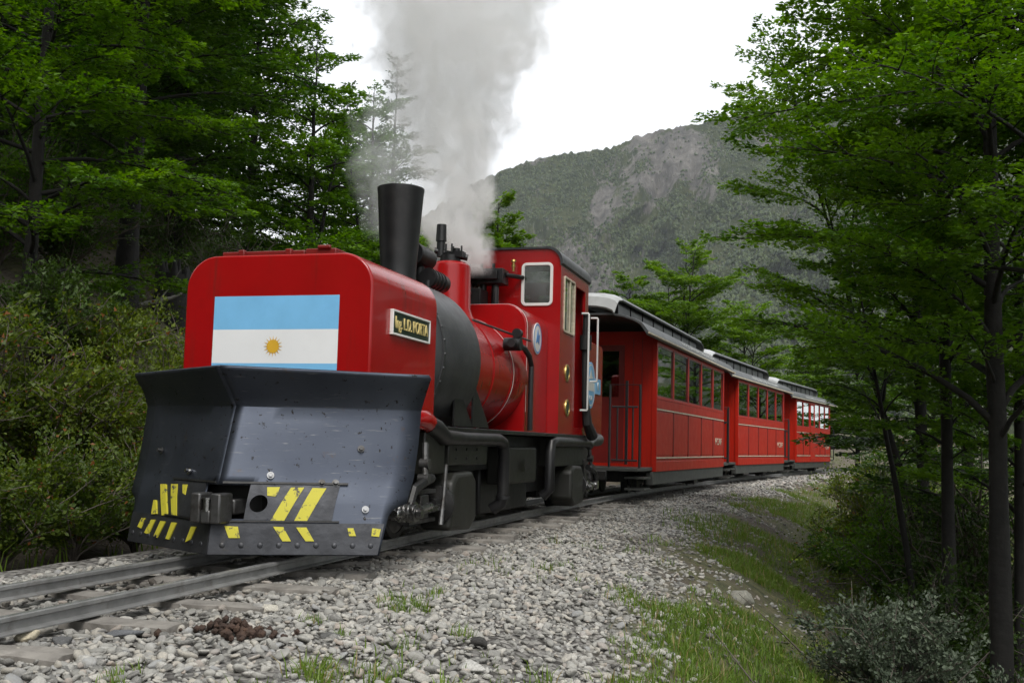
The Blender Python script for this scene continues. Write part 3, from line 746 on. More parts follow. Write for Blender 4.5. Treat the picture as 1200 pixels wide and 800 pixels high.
# --- boiler unit
CZB = 1.2
ch = MB().lathe((0, 1.75, 0), (0, 0, 1), [(1.60, .20), (1.70, .175), (1.76, .135), (1.82, .130), (1.9, .133), (2.42, .168), (2.44, .172), (2.458, .172), (2.46, .166), (2.46, .145), (2.0, .10)], 40).build('chimney', M['black'], loco)
sb = MB().lathe((0, 1.12, CZB), (0, 1, 0), [(0, .40), (.0, .545), (.03, .575), (.05, .58), (.85, .58), (.87, .565), (.87, .47)], 64).build('smokebox', M['smokebox'], loco)
mb = MB().lathe((0, 1.12, CZB), (0, 1, 0), [(.045, .58), (.046, .588), (.085, .588), (.086, .58)], 64); mb.build('smokebox_ring', M['smokebox'], sb)
mb = MB()
for k in range(40):
    w = 2 * math.pi * k / 40; mb.lathe((.586 * math.cos(w), 1.185, CZB + .586 * math.sin(w)), (math.cos(w), 0, math.sin(w)), [(0, .012), (.006, .009), (.008, .003)], 8)
tag(mb.build('rivets', M['smokebox'], sb), kind='stuff')
MB().box(-.42, .42, 1.15, 1.95, .55, .86).build('saddle', M['black'], sb, bevel=.02)
boiler = MB().lathe((0, 1.97, CZB), (0, 1, 0), [(0, .475), (1.75, .482)], 64).build('boiler', M['red'], loco)
for y in (2.2, 2.62, 3.12):
    MB().lathe((0, y, CZB), (0, 1, 0), [(0, .478), (.001, .486), (.03, .486), (.031, .478)], 64).build('boiler_band', M['red'], boiler)
for y in (2.235, 3.155):
    MB().lathe((0, y, CZB), (0, 1, 0), [(0, .478), (.0005, .4875), (.006, .4875), (.0065, .478)], 64).build('boiler_lining', M['white'], boiler)
# dome, valves and fittings on top
dm = MB().lathe((0, 2.86, 0), (0, 0, 1), [(1.60, .24), (1.66, .20), (1.72, .178), (2.04, .172), (2.075, .165), (2.098, .14), (2.108, .09), (2.11, .0)], 40).build('steam_dome', M['red'], loco)
mb = MB().cyl((0, 2.86, 2.10), (0, 2.86, 2.16), .085).cyl((-.08, 2.84, 2.15), (-.08, 2.84, 2.30), .035).cyl((-.08, 2.84, 2.28), (-.08, 2.84, 2.42), .045, .04).cyl((.05, 2.86, 2.15), (.05, 2.86, 2.22), .03)
mb.cyl((-.13, 2.82, 2.20), (.13, 2.92, 2.15), .026).box(-.03, .12, 2.8, 2.9, 2.14, 2.19)
for x, y in ((-.02, 2.8), (.03, 2.8), (.0, 2.92), (.08, 2.9)): mb.cyl((x, y, 2.18), (x, y, 2.25), .008, n=8)
mb.build('safety_valve', M['black'], dm)
mb = MB().cyl((-.04, 2.12, 2.05), (-.04, 2.42, 2.05), .088, n=28).cyl((-.04, 2.42, 2.05), (-.04, 2.46, 2.05), .06).cyl((-.04, 2.27, 1.62), (-.04, 2.27, 2.0), .04)
mb.cyl((-.04, 2.10, 2.05), (-.04, 2.12, 2.05), .094, n=28)
mb.build('turbo_generator', M['black'], loco, bevel=.005)
mb = MB().cyl((.06, 2.18, 1.87), (.06, 2.52, 1.87), .072, n=24).cyl((.06, 2.2, 1.62), (.06, 2.2, 1.85), .03)
for y in (2.2, 2.27, 2.34, 2.41): mb.cyl((.06, y, 1.87), (.06, y + .02, 1.87), .08, n=24)
mb.build('air_pump', M['black'], loco)
# firebox
fb = MB().prism(rrect(.475, .72, 1.85, .2), 1, 3.55, 4.318).build('firebox', M['red'], loco, bevel=.012, seg=3)
MB().prism([(x * 1.004, z + .003) for x, z in rrect(.475, .9, 1.85, .2)], 1, 3.575, 3.581).build('firebox_lining', M['white'], fb)
bg = MB().lathe((.476, 3.90, 1.575), (1, 0, 0), [(0, .142), (.008, .142), (.009, .136)], 40).build('oval_badge', M['white'], fb)
mb = MB().lathe((.484, 3.90, 1.575), (1, 0, 0), [(0, .135), (.002, .135), (.0021, .120), (0, .120)], 40)
mb.prism([(3.84, 1.53), (3.90, 1.66), (3.93, 1.60), (3.97, 1.62), (3.95, 1.52), (3.90, 1.55)], 0, .484, .488); mb.build('badge_emblem', M['signblue'], fb)
# manifold, injectors and pipework in front of the cab
mb = MB().box(-.30, .10, 4.02, 4.22, 2.11, 2.25).box(-.24, .06, 3.96, 4.05, 2.14, 2.22)
for x in (-.24, -.12, 0): mb.cyl((x, 4.12, 1.82), (x, 4.12, 2.12), .035).cyl((x, 4.05, 2.24), (x, 4.05, 2.30), .016)
mb.box(-.32, -.08, 3.92, 4.16, 1.86, 2.05).cyl((.10, 4.12, 2.2), (.22, 4.30, 2.2), .022).cyl((.05, 3.98, 1.86), (.05, 3.98, 2.06), .03)
mb.tube([(-.2, 3.95, 2.0), (-.1, 3.7, 1.97), (0, 3.4, 1.93), (.05, 3.1, 1.95)], .012, 8)
mb.build('steam_manifold', M['black'], loco, bevel=.01)
MB().cyl((.145, 4.22, 2.25), (.145, 4.22, 2.34), .012).cyl((.145, 4.22, 2.34), (.145, 4.22, 2.36), .028, .02).cyl((.145, 4.22, 2.29), (.145, 4.22, 2.31), .02).build('whistle', M['brass'], loco)
# boiler side feed valve and pipe
mb = MB().cyl((.44, 3.02, 1.44), (.58, 3.02, 1.44), .055, n=18).cyl((.53, 2.9, 1.44), (.53, 3.14, 1.44), .035, n=14).cyl((.53, 3.02, 1.44), (.53, 3.02, 1.53), .02)
mb.tube([(.53, 3.14, 1.44), (.535, 3.28, 1.43), (.54, 3.42, 1.38), (.54, 3.5, 1.30), (.54, 3.50, 1.2), (.54, 3.5, .74)], .024, 10)
mb.cyl((.545, 3.0, 1.53), (.545, 3.06, 1.53), .04, n=14)
mb.build('feed_pipe', M['black'], loco)
MB().tube([(.50, 2.0, 1.52), (.505, 2.9, 1.52), (.51, 3.55, 1.52)], .009, 8).build('boiler_handrail', M['dullsteel'], loco)
# tall diagonal braces by the smokebox
for y in (1.62, 2.02):
    mb = MB(); mb.prism([(y, .74), (y + .40, .74), (y + .36, .78), (y + .02, 1.06), (y, 1.06)], 0, .50, .512); mb.build('gusset', M['black'], loco)
# --- cab
cab = empty('cab'); cab.parent = loco
W = .586
FW = (.20, .51, 1.93, 2.345)
MB().sheet(1, 4.32, 4.35, [-W, W], [.73, 2.30], [(FW[0] + .02, FW[1] - .02, FW[2] + .02, 2.30), (-FW[1] + .02, -FW[0] - .02, FW[2] + .02, 2.30)]).build('front_wall', M['red'], cab)
top = rrect(W, 2.30, 2.475, .13)
hx0, hx1, hz = FW[0] + .02, FW[1] - .02, FW[3] - .02
MB().prism([(-W, 2.30), (-hx1, 2.30), (-hx1, hz), (-hx0, hz), (-hx0, 2.30), (hx0, 2.30), (hx0, hz), (hx1, hz), (hx1, 2.30), (W, 2.30)] + top[1:-1], 1, 4.32, 4.35).build('front_wall', M['red'], cab)
def rframe(mb, axis, a0, a1, u0, u1, v0, v1, w, r, n=6):
    """rounded rectangular frame"""
    def loop(k, rr):
        c = [(u1 - k - rr, v1 - k - rr, 0), (u0 + k + rr, v1 - k - rr, 90), (u0 + k + rr, v0 + k + rr, 180), (u1 - k - rr, v0 + k + rr, 270)]
        return [p for (cx_, cy_, a) in c for p in arc(cx_, cy_, rr, a, a + 90, n)]
    A, B = loop(0, r), loop(w, max(.004, r - w)); k = len(A)
    def P(a, q): return {0: (a, q[0], q[1]), 1: (q[0], a, q[1])}[axis]
    V = [P(a0, q) for q in A] + [P(a0, q) for q in B] + [P(a1, q) for q in A] + [P(a1, q) for q in B]; F = []
    for i in range(k):
        j = (i + 1) % k
        F += [(i, j, k + j, k + i), (2 * k + i, 3 * k + i, 3 * k + j, 2 * k + j), (i, 2 * k + i, 2 * k + j, j), (k + i, k + j, 3 * k + j, 3 * k + i)]
    mb.add(V, F)
def window(parent, axis, a_out, sgn, u0, u1, v0, v1, fm, w=.03, r=.05, name='window', gm=None):
    mb = MB(); rframe(mb, axis, a_out + sgn * .012, a_out - sgn * .02, u0, u1, v0, v1, w, r)
    f = mb.build(name, fm, parent, bevel=.003)
    mb = MB()
    if axis == 0: mb.box(a_out - sgn * .006, a_out - sgn * .010, u0 + .01, u1 - .01, v0 + .01, v1 - .01)
    else: mb.box(u0 + .01, u1 - .01, a_out - sgn * .006, a_out - sgn * .010, v0 + .01, v1 - .01)
    p = mb.build('pane', gm or M['glass'], f)
    return f
for s in (1, -1):
    u = sorted((s * FW[0], s * FW[1])); window(cab, 1, 4.32, -1, u[0], u[1], FW[2], FW[3], M['white'], .028, .05)
for s in (1, -1):
    xo = s * W; xi = s * (W - .03)
    MB().sheet(0, min(xo, xi), max(xo, xi), [4.3505, 5.55], [.73, 2.345], [(4.4667, 4.8764, 1.7159, 2.2174), (4.97, 5.40, .80, 2.21)]).build('side_wall', M['red'], cab)
    window(cab, 0, xo, s, 4.4467, 4.8964, 1.6959, 2.2374, M['cream'], .022, .03)
    MB().box(xo - .004 * s, xo + .012 * s, 4.68, 4.70, 1.716, 2.217).build('window_bar', M['cream'], cab)
    for y, z in ((4.631, 1.316), (4.661, .98)):
        q = MB().lathe((xo, y, z), (s, 0, 0), [(0, .085), (.012, .082), (.013, .062), (.008, .06)], 28).build('builders_plate', M['brass'], cab)
        MB().lathe((xo + s * .006, y, z), (s, 0, 0), [(0, .06), (.004, .06)], 28).build('plate_centre', M['plate_green'], q)
    for y, za, zb in ((5.25, .98, 1.97), (5.70, 1.30, 1.975)):
        MB().tube([(xo, y, zb), (xo + s * .07, y, zb), (xo + s * .075, y, zb - .01), (xo + s * .075, y, za + .01), (xo + s * .07, y, za), (xo, y, za)], .011, 8).build('handrail', M['white'], cab)
    MB().tube([(xo + s * .03, 5.30, 1.97), (xo + s * .035, 5.30, 1.7), (xo + s * .03, 5.31, 1.4), (xo + s * .04, 5.30, 1.1), (xo + s * .06, 5.34, .85), (xo + s * .08, 5.5, .72)], [.03, .035, .032, .035, .05, .06], 10).tube([(xo + s * .035, 5.30, 1.6), (xo + s * .035, 5.30, 1.75)], .062, 12).build('vacuum_hose', M['rubber'], cab)
MB().sheet(1, 5.52, 5.549, [-W + .031, W - .031], [.73, 2.34], [(-.45, -.05, 1.75, 2.2), (.05, .45, 1.75, 2.2)]).build('rear_wall', M['red'], cab)
MB().box(-W + .035, W - .035, 4.36, 5.51, .74, .78).build('cab_floor', M['interior_dark'], cab)
MB().box(-.4, .4, 4.37, 4.7, .8, 1.7).cyl((0, 4.7, 1.35), (0, 4.74, 1.35), .22).build('backhead', M['interior_dark'], cab, bevel=.03)
rp = rrect(W + .018, 2.335, 2.495, .145, 12); inner = [(x * .965, z - .02) for x, z in rp[::-1]]
MB().prism(rp + inner, 1, 4.30, 5.60).build('cab_roof', M['smokebox'], cab)
# --- rear bunker on the rear engine unit
bunk = MB().prism([(5.62, .73), (6.52, .73), (6.52, 1.70), (6.46, 1.74), (5.68, 1.745), (5.62, 1.72)], 0, -.556, .556).build('bunker', M['red'], loco, bevel=.015, seg=3)
sg = MB().lathe((.557, 5.84, 1.27), (1, 0, 0), [(0, .25), (.01, .25), (.011, .244)], 48)
sg.v = [(x, 5.84 + (y - 5.84) * .92, z) for x, y, z in sg.v]; sg.build('oval_sign', M['blue'], bunk)
mb = MB().lathe((.567, 5.84, 1.27), (1, 0, 0), [(0, .225), (.0015, .225), (.0016, .212), (0, .212)], 48).prism([(5.66, 1.21), (6.02, 1.21), (6.02, 1.30), (5.66, 1.30)], 0, .567, .569)
mb.prism([(5.73, 1.33), (5.84, 1.44), (5.9, 1.37), (5.97, 1.35)], 0, .567, .569); mb.build('sign_emblem', M['white'], bunk)
text('sign_lettering', 'FCAF', .075, M['white'], bunk, (.569, 5.84, 1.13), (0, 1, 0), (0, 0, 1), .002)
MB().box(.557, .566, 6.09, 6.37, 1.19, 1.36).build('square_sign', M['blue'], bunk)
text('sign_letter', 'K', .13, M['white'], bunk, (.568, 6.23, 1.275), (0, 1, 0), (0, 0, 1), .002)
MB().box(-.36, .36, 2.72, 4.1, .06, .44).build('ash_pan', M['underframe'], loco, bevel=.02)
for ya, yb in ((.2, 1.3), (4.9, 6.3)): MB().box(-.26, .26, ya, yb, .10, .45).build('frame_stretcher', M['underframe'], loco, bevel=.02)
# --- frames, running board and gear
MB().box(-.60, .60, 1.05, 6.4, .698, .728).build('running_board', M['black'], loco, bevel=.004)
MB().box(-.30, -.27, .1, 6.3, .18, .66).box(.27, .30, .1, 6.3, .18, .66).box(-.42, .42, 1.1, 6.4, .42, .69).build('main_frame', M['underframe'], loco)
MB().box(-.50, .50, -.1, 1.02, .42, .70).build('engine_frame', M['underframe'], loco)
for s in (1, -1):
    MB().box(s * .44, s * .56, .95, 1.32, .42, .69).box(s * .44, s * .575, 1.36, 2.2, .47, .69).build('valve_chest_panel', M['olive'], loco, bevel=.01)
    mb = MB()
    for y in (1.5, 1.72, 1.95):
        for z in (.52, .58, .64): mb.cyl((s * .575, y, z), (s * .583, y, z), .011, n=8)
    tag(mb.build('bolt_heads', M['underframe'], loco), kind='stuff')
    MB().box(s * .40, s * .54, 2.72, 3.75, .30, .60).build('side_tank', M['olive'], loco, bevel=.02)
    MB().box(s * .40, s * .55, 4.3, 5.6, .42, .69).build('valve_chest_panel', M['olive'], loco, bevel=.01)
    # steam pipes
    mb = MB().tube([(s * .56, .98, .74), (s * .57, 1.1, .715), (s * .575, 1.25, .66), (s * .58, 1.6, .655), (s * .585, 2.42, .655), (s * .585, 2.55, .63), (s * .585, 2.60, .55), (s * .585, 2.60, .25), (s * .57, 2.60, .17), (s * .5, 2.6, .12)], [.06, .06, .055] + [.048] * 7, 14)
    mb.cyl((s * .585, 2.60, .20), (s * .585, 2.60, .225), .058); mb.build('steam_pipe', M['black'], loco)
    MB().tube([(s * .55, .70, .755), (s * .56, .78, .77), (s * .56, .9, .765), (s * .56, 1.0, .74)], [.02, .055, .062, .06], 14).build('pipe_cover', M['red'], loco)
    MB().tube([(s * .585, 5.75, .63), (s * .585, 5.6, .655), (s * .585, 4.22, .655), (s * .585, 4.08, .63), (s * .585, 4.05, .56), (s * .585, 4.05, .22), (s * .52, 4.05, .16)], [.048] * 7, 14).build('steam_pipe', M['black'], loco)
    MB().tube([(s * .58, 5.72, .64), (s * .58, 5.9, .68), (s * .58, 6.2, .69)], [.05, .06, .07], 12).build('hose_end', M['dullsteel'], loco)
    for y0, d_ in ((1.30, 1), (5.35, -1)):
        pol = [(0, .05), (.42, .03), (.55, .10), (.53, .37), (.44, .43), (.12, .42), (.04, .36)]
        cyl_ = MB().prism([(y0 + d_ * a, b) for a, b in pol], 0, s * .40, s * .62).build('cylinder', M['olive'], loco, bevel=.03, seg=3)
        mb = MB().lathe((s * .52, y0 + d_ * .02, .22), (0, -d_, 0), [(0, .125), (.03, .125), (.035, .11), (.05, .05), (.14, .045)], 24); mb.build('cylinder_cover', M['underframe'], cyl_)
        MB().cyl((s * .52, y0, .22), (s * .52, y0 - d_ * .42, .22), .018, n=10).build('piston_rod', M['steel'], cyl_)
        MB().box(s * .49, s * .55, y0 - d_ * .10, y0 - d_ * .55, .30, .325).box(s * .49, s * .55, y0 - d_ * .10, y0 - d_ * .55, .12, .145).build('slide_bar', M['dullsteel'], cyl_)
        MB().box(s * .475, s * .565, y0 - d_ * .26, y0 - d_ * .40, .15, .295).build('crosshead', M['dullsteel'], cyl_, bevel=.008)
        MB().tube([(s * .60, y0 - d_ * .06, .48), (s * .605, y0 - d_ * .10, .30), (s * .61, y0 - d_ * .16, .10)], [.014, .011, .017], 8).build('combination_lever', M['dullsteel'], cyl_)
        MB().tube([(s * .60, y0 - d_ * .33, .23), (s * .61, y0 - d_ * .62, .21)], .022, 8).cyl((s * .57, y0 - d_ * .62, .21), (s * .64, y0 - d_ * .62, .21), .045, n=18).build('connecting_rod', M['steel'], cyl_)
        MB().tube([(s * .58, y0 - d_ * .40, .62), (s * .59, y0 - d_ * .42, .50), (s * .60, y0 - d_ * .44, .40)], .02, 8).cyl((s * .56, y0 - d_ * .42, .49), (s * .62, y0 - d_ * .42, .49), .034, n=14).cyl((s * .56, y0 - d_ * .44, .40), (s * .63, y0 - d_ * .44, .40), .03, n=14).build('reversing_link', M['dullsteel'], cyl_)
        MB().tube([(s * .59, y0 - d_ * .30, .40), (s * .60, y0 - d_ * .45, .38), (s * .6, y0 - d_ * .62, .34), (s * .6, y0 - d_ * .70, .22)], .03, 8).build('radius_rod', M['underframe'], cyl_)
    for y in (.62, 1.12, 5.45, 6.10):
        w = MB().lathe((s * .225, y, .225), (s, 0, 0), [(0, .25), (.02, .25), (.03, .225), (.085, .222), (.09, .19), (.07, .18), (.07, .08), (.11, .07), (.11, .03)], 36).build('driving_wheel', M['underframe'], loco)
        MB().lathe((s * .225, y, .225), (s, 0, 0), [(.026, .2262), (.084, .2232)], 36).build('tyre', M['dullsteel'], w)
    for y in (.62, 5.45):
        mb = MB().cyl((s * .38, y, .225), (s * .52, y, .225), .07, n=20).cyl((s * .52, y - .0, .215), (s * .66, y - .02, .205), .05, n=20)
        for k in range(4): mb.cyl((s * (.54 + .03 * k), y - .01, .21), (s * (.552 + .03 * k), y - .01, .21), .062, n=20)
        mb.cyl((s * .66, y - .02, .205), (s * .69, y - .02, .205), .03, n=14); mb.build('return_crank', M['steel'], loco)
    MB().box(s * .56, s * .60, .45, 1.25, .185, .225).build('coupling_rod', M['steel'], loco, bevel=.008)
    MB().box(s * .56, s * .60, 5.3, 6.2, .185, .225).build('coupling_rod', M['steel'], loco, bevel=.008)
MB().box(.585, .588, 3.20, 3.40, .40, .50).build('works_mark', M['underframe'], loco)
MB().box(-.4, .4, 6.3, 6.6, .25, .70).box(-.06, .06, 6.6, 7.75, .3, .4).build('rear_buffer_beam', M['underframe'], loco, bevel=.01)
MB().tube([(.3, 6.6, .4), (.33, 6.8, .25), (.3, 7.1, .22), (.2, 7.4, .38)], .025, 8).tube([(.15, 6.6, .45), (.17, 6.9, .3), (.15, 7.3, .36)], .02, 8).build('brake_hose', M['rubber'], loco)
# ------------------------------------------------------------------ carriages
ZB, ZL, ZU, ZWB, ZWT, ZE = .302, .484, 1.127, 1.273, 2.002, 2.062
HW = .72
def carriage(corner, h, L, label, bays, name='passenger_carriage', curtains=False, number='FCAF'):
    cx_, cy_ = corner[0] - HW * math.cos(h), corner[1] + HW * math.sin(h)
    c = tag(empty(name, (cx_, cy_, 0), -h), label, 'carriage', 'carriages of the train')
    red = M['red_coach']
    def bay_edges():
        tot = sum(w for w, k in bays); y = 0; out = []
        for w, k in bays: out.append((y / tot * L, (y + w) / tot * L, k)); y += w
        return out
    be = bay_edges()
    for s in (1, -1):
        X = lambda a: s * a
        MB().box(X(HW - .02), X(HW + .006), .0, L, ZB, ZL - .045).build('skirt_board', red, c, bevel=.005)
        MB().box(X(HW - .03), X(HW - .006), .0, L, ZL - .046, ZWB).build('lower_wall', red, c)
        MB().box(X(HW - .02), X(HW + .008), .0, L, ZU + .012, ZWB - .015).build('waist_rail', red, c, bevel=.004)
        for z in (ZL, ZU): MB().box(X(HW - .005), X(HW + .014), .004, L - .004, z - .009, z + .009).build('beading', M['cream'], c)
        MB().box(X(HW - .03), X(HW + .012), .0, L, ZWB - .014, ZWB + .02).build('window_ledge', red, c, bevel=.004)
        MB().box(X(HW - .03), X(HW + .004), .0, L, ZWT - .01, ZE + .03).build('cant_rail', red, c, bevel=.004)
        for k, (y0, y1, kind) in enumerate(be):
            for y in ([y0] if k else []) : MB().box(X(HW - .028), X(HW + .003), y - .035, y + .035, ZWB + .02, ZWT - .01).build('window_post', red, c, bevel=.005)
            MB().box(X(HW - .006), X(HW + .004), y0 + .045, y1 - .045, ZL + .035, ZU - .03).build('panel', red, c, bevel=.006)
            MB().box(X(HW - .005), X(HW + .010), y0 - .022, y0 + .022, ZL + .012, ZU - .012).build('panel_batten', M['red_edge'] if k else red, c, bevel=.003)
            if kind == 'w':
                w = MB(); rframe(w, 0, X(HW - .004), X(HW - .026), y0 + .034, y1 - .034, ZWB + .019, ZWT - .009, .022, .012, 3); w = w.build('window', M['red_edge'], c)
                MB().box(X(HW - .016), X(HW - .020), y0 + .045, y1 - .045, ZWB + .03, ZWT - .02).build('pane', M['glass'], w)
                if curtains:
                    for e0, e1 in ((y0 + .05, y0 + .05 + (y1 - y0) * .28), (y1 - .05 - (y1 - y0) * .24, y1 - .05)):
                        n = 14; V = []; F = []
                        for q in range(n + 1):
                            yy = e0 + (e1 - e0) * q / n; dx = .012 * math.sin(q * 2.1)
                            for zz in (ZWB + .03, ZWT - .03): V.append((X(HW - .055 + dx), yy, zz))
                        for q in range(n): F.append((2 * q, 2 * q + 2, 2 * q + 3, 2 * q + 1))
                        cu = MB().add(V, F).build('curtain', M['curtain'], w); sm = cu.modifiers.new('thick', 'SOLIDIFY'); sm.thickness = .004
            else:
                d = MB().sheet(0, min(X(HW - .02), X(HW + .016)), max(X(HW - .02), X(HW + .016)), [y0 + .03, y1 - .03], [ZB + .05, ZWT], [(y0 + .10, y1 - .10, 1.35, 1.93)]).build('door', red, c, bevel=.004)
                MB().box(X(HW + .002), X(HW - .002), y0 + .09, y1 - .09, 1.34, 1.94).build('pane', M['glass'], d)
                MB().cyl((X(HW + .016), y0 + .09, 1.12), (X(HW + .06), y0 + .09, 1.12), .012, n=8).build('handle', M['brass'], d)
        MB().box(X(HW - .06), X(HW + .008), -.02, .035, ZB, ZE + .03).build('corner_post', red, c, bevel=.006)
        MB().box(X(HW - .06), X(HW + .008), L - .035, L + .02, ZB, ZE + .03).build('corner_post', red, c, bevel=.006)
        MB().box(X(HW - .11), X(HW - .02), -.10, L + .10, .13, ZB - .003).build('solebar', M['solebar'], c, bevel=.006)
        text('number_lettering', number, .17, M['cream'], c, (X(HW + .0075), (L * .90 if s > 0 else L * .1), .74), (0, s, 0), (0, 0, 1), .003, sx=1.75)
        # railings of the end platforms
        for ya, yb in ((-.80, -.03), (L + .80, L + .03)):
            mb = MB().tube([(X(.69), ya, .36), (X(.69), ya, 1.40), (X(.30), ya, 1.40), (X(.30), ya, .36)], .016, 8)
            mb.tube([(X(.66), ya, 1.12), (X(.33), ya, 1.12)], .013, 8).tube([(X(.66), ya, .45), (X(.33), ya, .45)], .013, 8)
            for x in (.40, .60): mb.tube([(X(x), ya, .45), (X(x), ya, 1.12)], .012, 8)
            mb.box(X(.50), X(.535), ya - .012, ya + .012, .40, 1.45)
            mb.build('platform_railing', M['black'], c)
            for q, z in ((0, .22), (1, .08)):
                MB().box(X(.48), X(.74), ya + (.08 if ya < 0 else -.42), ya + (.42 if ya < 0 else -.08), z, z + .025).build('step', M['solebar'], c)
    MB().box(-HW + .04, HW - .04, -.86, L + .86, .315, .36).build('floor', M['solebar'], c, bevel=.005)
    for y, sg in ((0, 1), (L, -1)):
        ya, yb = sorted((y, y + sg * .035))
        MB().sheet(1, ya, yb, [-HW + .061, HW - .061], [.36, ZE + .10], [(-.28, .28, .40, 1.98)]).build('end_wall', red, c)
        d = MB().sheet(1, min(ya + .004, yb - .004), max(ya + .004, yb - .004), [-.278, .278], [.402, 1.978], [(-.2, .2, 1.28, 1.9)]).build('end_door', M['red_edge'], c)
        MB().box(-.21, .21, ya + .012, yb - .012, 1.27, 1.91).build('pane', M['glass'], d)
        for xx in (-.52, -.40, .40, .52): MB().box(xx - .004, xx + .004, y - sg * .006, y + sg * .002, .38, ZE).build('board_joint', M['red_edge'], c)
    # lower roof
    po = [(.80, 2.05), (.80, 2.066), (.715, 2.185), (.62, 2.235), (.48, 2.28), (.31, 2.31)]
    pts = po + [(-x, z) for x, z in po[::-1]]; inn = [(x * .96, z - .028) for x, z in pts[::-1]]
    roof = MB().prism(pts + inn, 1, -.86, L + .86).build('roof', M['greyroof'], c, bevel=.006)
    for s in (1, -1): MB().box(s * .795, s * .812, -.86, L + .86, 2.04, 2.062).build('gutter', M['cream'], roof)
    nx, nz = .125 / .153, .085 / .147
    ln = math.hypot(.119, .085); up = (-.085 / ln, 0, .119 / ln); nrm = (.119 / ln, 0, .085 / ln)
    tx = text('roof_lettering', 'FERROCARRIL AUSTRAL FUEGUINO', .115, M['roofletters'], roof, (.7575 + nrm[0] * .003, L * .53, 2.1255 + nrm[2] * .003), (0, 1, 0), up, .002)
    tw = max(v.co.x for v in tx.data.vertices) * 2; tx.scale = (min(1.6, L * .62 / tw), 1, 1)
    # clerestory with drooping pale ends
    cl = MB()
    for s in (1, -1): cl.box(s * .285, s * .31, -.55, L - .5, 2.30, 2.50)
    cl = cl.build('clerestory', M['black'], roof)
    n = 8; CL = L + .05
    for s in (1, -1):
        for k in range(n):
            y0 = -.55 + CL * k / n; MB().box(s * .312, s * .316, y0 + .05, y0 + CL / n - .05, 2.335, 2.475).build('clerestory_pane', M['greyroof'], roof)
            MB().box(s * .310, s * .325, y0 - .02, y0 + .02, 2.31, 2.50).build('clerestory_post', M['black'], roof)
    prof = []
    for q in range(9):
        a = -90 + 180 * q / 8; prof.append((.40 * math.sin(math.radians(a)), 2.50 + .105 * math.cos(math.radians(a))))
    V = []; F = []; rows = [(-.92, -.20, 1), (-.89, -.08, 1), (-.80, -.025, 1), (-.62, 0, 0), (L - .45, 0, 1), (L - .28, -.025, 1), (L - .19, -.08, 1), (L - .16, -.20, 1)]
    for y, dz, m_ in rows:
        for x, z in prof: V.append((x * (1 if abs(dz) < .15 else .92), y, z + dz))
        for x, z in prof: V.append((x * .97 * (1 if abs(dz) < .15 else .92), y + (.02 if y < 0 else -.02), z + dz - .02))
    k = 18; mb = MB()
    mi = []
    for i in range(len(rows) - 1):
        for j in range(8):
            F.append((i * k + j, i * k + j + 1, (i + 1) * k + j + 1, (i + 1) * k + j)); mi.append(0 if i == 3 else 1)
            F.append((i * k + 9 + j + 1, i * k + 9 + j, (i + 1) * k + 9 + j, (i + 1) * k + 9 + j + 1)); mi.append(0 if i == 3 else 1)
        for j in (0, 8): F.append((i * k + j, i * k + 9 + j, (i + 1) * k + 9 + j, (i + 1) * k + j)); mi.append(0)
    for i in (0, len(rows) - 1):
        for j in range(8): F.append((i * k + j, i * k + j + 1, i * k + 9 + j + 1, i * k + 9 + j)); mi.append(1)
    mb.add(V, F); mb.m = mi; mb.build('clerestory_roof', [M['greyroof'], M['paleroof']], roof)
    # inside
    MB().box(-HW + .035, HW - .035, .04, L - .04, .362, .40).build('inner_floor', M['interior'], c)
    for k in range(5):
        y = L * (k + .5) / 5
        for s in (1, -1): MB().box(s * .18, s * .66, y - .22, y + .22, .72, .80).box(s * .18, s * .66, y - .03, y + .03, .80, 1.42).box(s * .2, s * .64, y - .03, y + .03, .40, .72).build('bench_seat', M['interior'], c, bevel=.02)
    # running gear
    MB().box(-.3, .3, -.3, L + .3, .16, .312).build('underframe', M['underframe'], c)
    for yb in (.55, L - .55):
        b = MB().box(-.38, -.33, yb - .48, yb + .48, .12, .24).box(.33, .38, yb - .48, yb + .48, .12, .24).box(-.38, .38, yb - .1, yb + .1, .14, .22).build('bogie', M['underframe'], c, bevel=.01)
        for yy in (yb - .3, yb + .3):
            for s in (1, -1):
                MB().lathe((s * .225, yy, .15), (s, 0, 0), [(0, .175), (.02, .175), (.03, .15), (.085, .148), (.086, .11), (.07, .10), (.07, .05), (.1, .04)], 24).build('wheel', M['underframe'], b)
                MB().box(s * .37, s * .42, yy - .06, yy + .06, .08, .22).build('axle_box', M['underframe'], b, bevel=.01)
    MB().tube([(.45, .9, .20), (.45, L * .5, .17), (.45, L - .9, .20)], .012, 8).build('truss_rod', M['underframe'], c)
    MB().cyl((.1, L * .5 - .35, .14), (.1, L * .5 + .35, .14), .11, n=18).box(.3, .62, L * .5 + .5, L * .5 + .8, .06, .2).build('brake_cylinder', M['underframe'], c)
    MB().box(-.05, .05, -1.15, -.3, .22, .30).box(-.05, .05, L + .3, L + 1.15, .22, .30).box(-.3, .3, -.93, -.87, .2, .32).box(-.3, .3, L + .87, L + .93, .2, .32).build('drawgear', M['underframe'], c, bevel=.01)
    MB().tube([(.18, -.9, .27), (.2, -1.0, .12), (.2, -1.15, .12), (.18, -1.25, .25)], .02, 8).tube([(-.2, L + .9, .27), (-.2, L + 1.0, .13), (-.18, L + 1.2, .26)], .02, 8).build('brake_hose', M['rubber'], c)
    return c
W5 = [(1, 'w')] * 5
carriage((.845, 8.71), .070, 5.52, 'red carriage coupled directly behind the locomotive, its platform railing facing it', W5)
carriage((1.318, 16.56), .142, 5.10, 'middle red carriage with pale curtains in its five side windows', W5, curtains=True)
carriage((2.272, 24.83), .186, 4.86, 'last red carriage of the train with a side door between windows', [(1, 'w'), (1, 'w'), (.8, 'd'), (.9, 'w'), (.9, 'w'), (.9, 'w')])
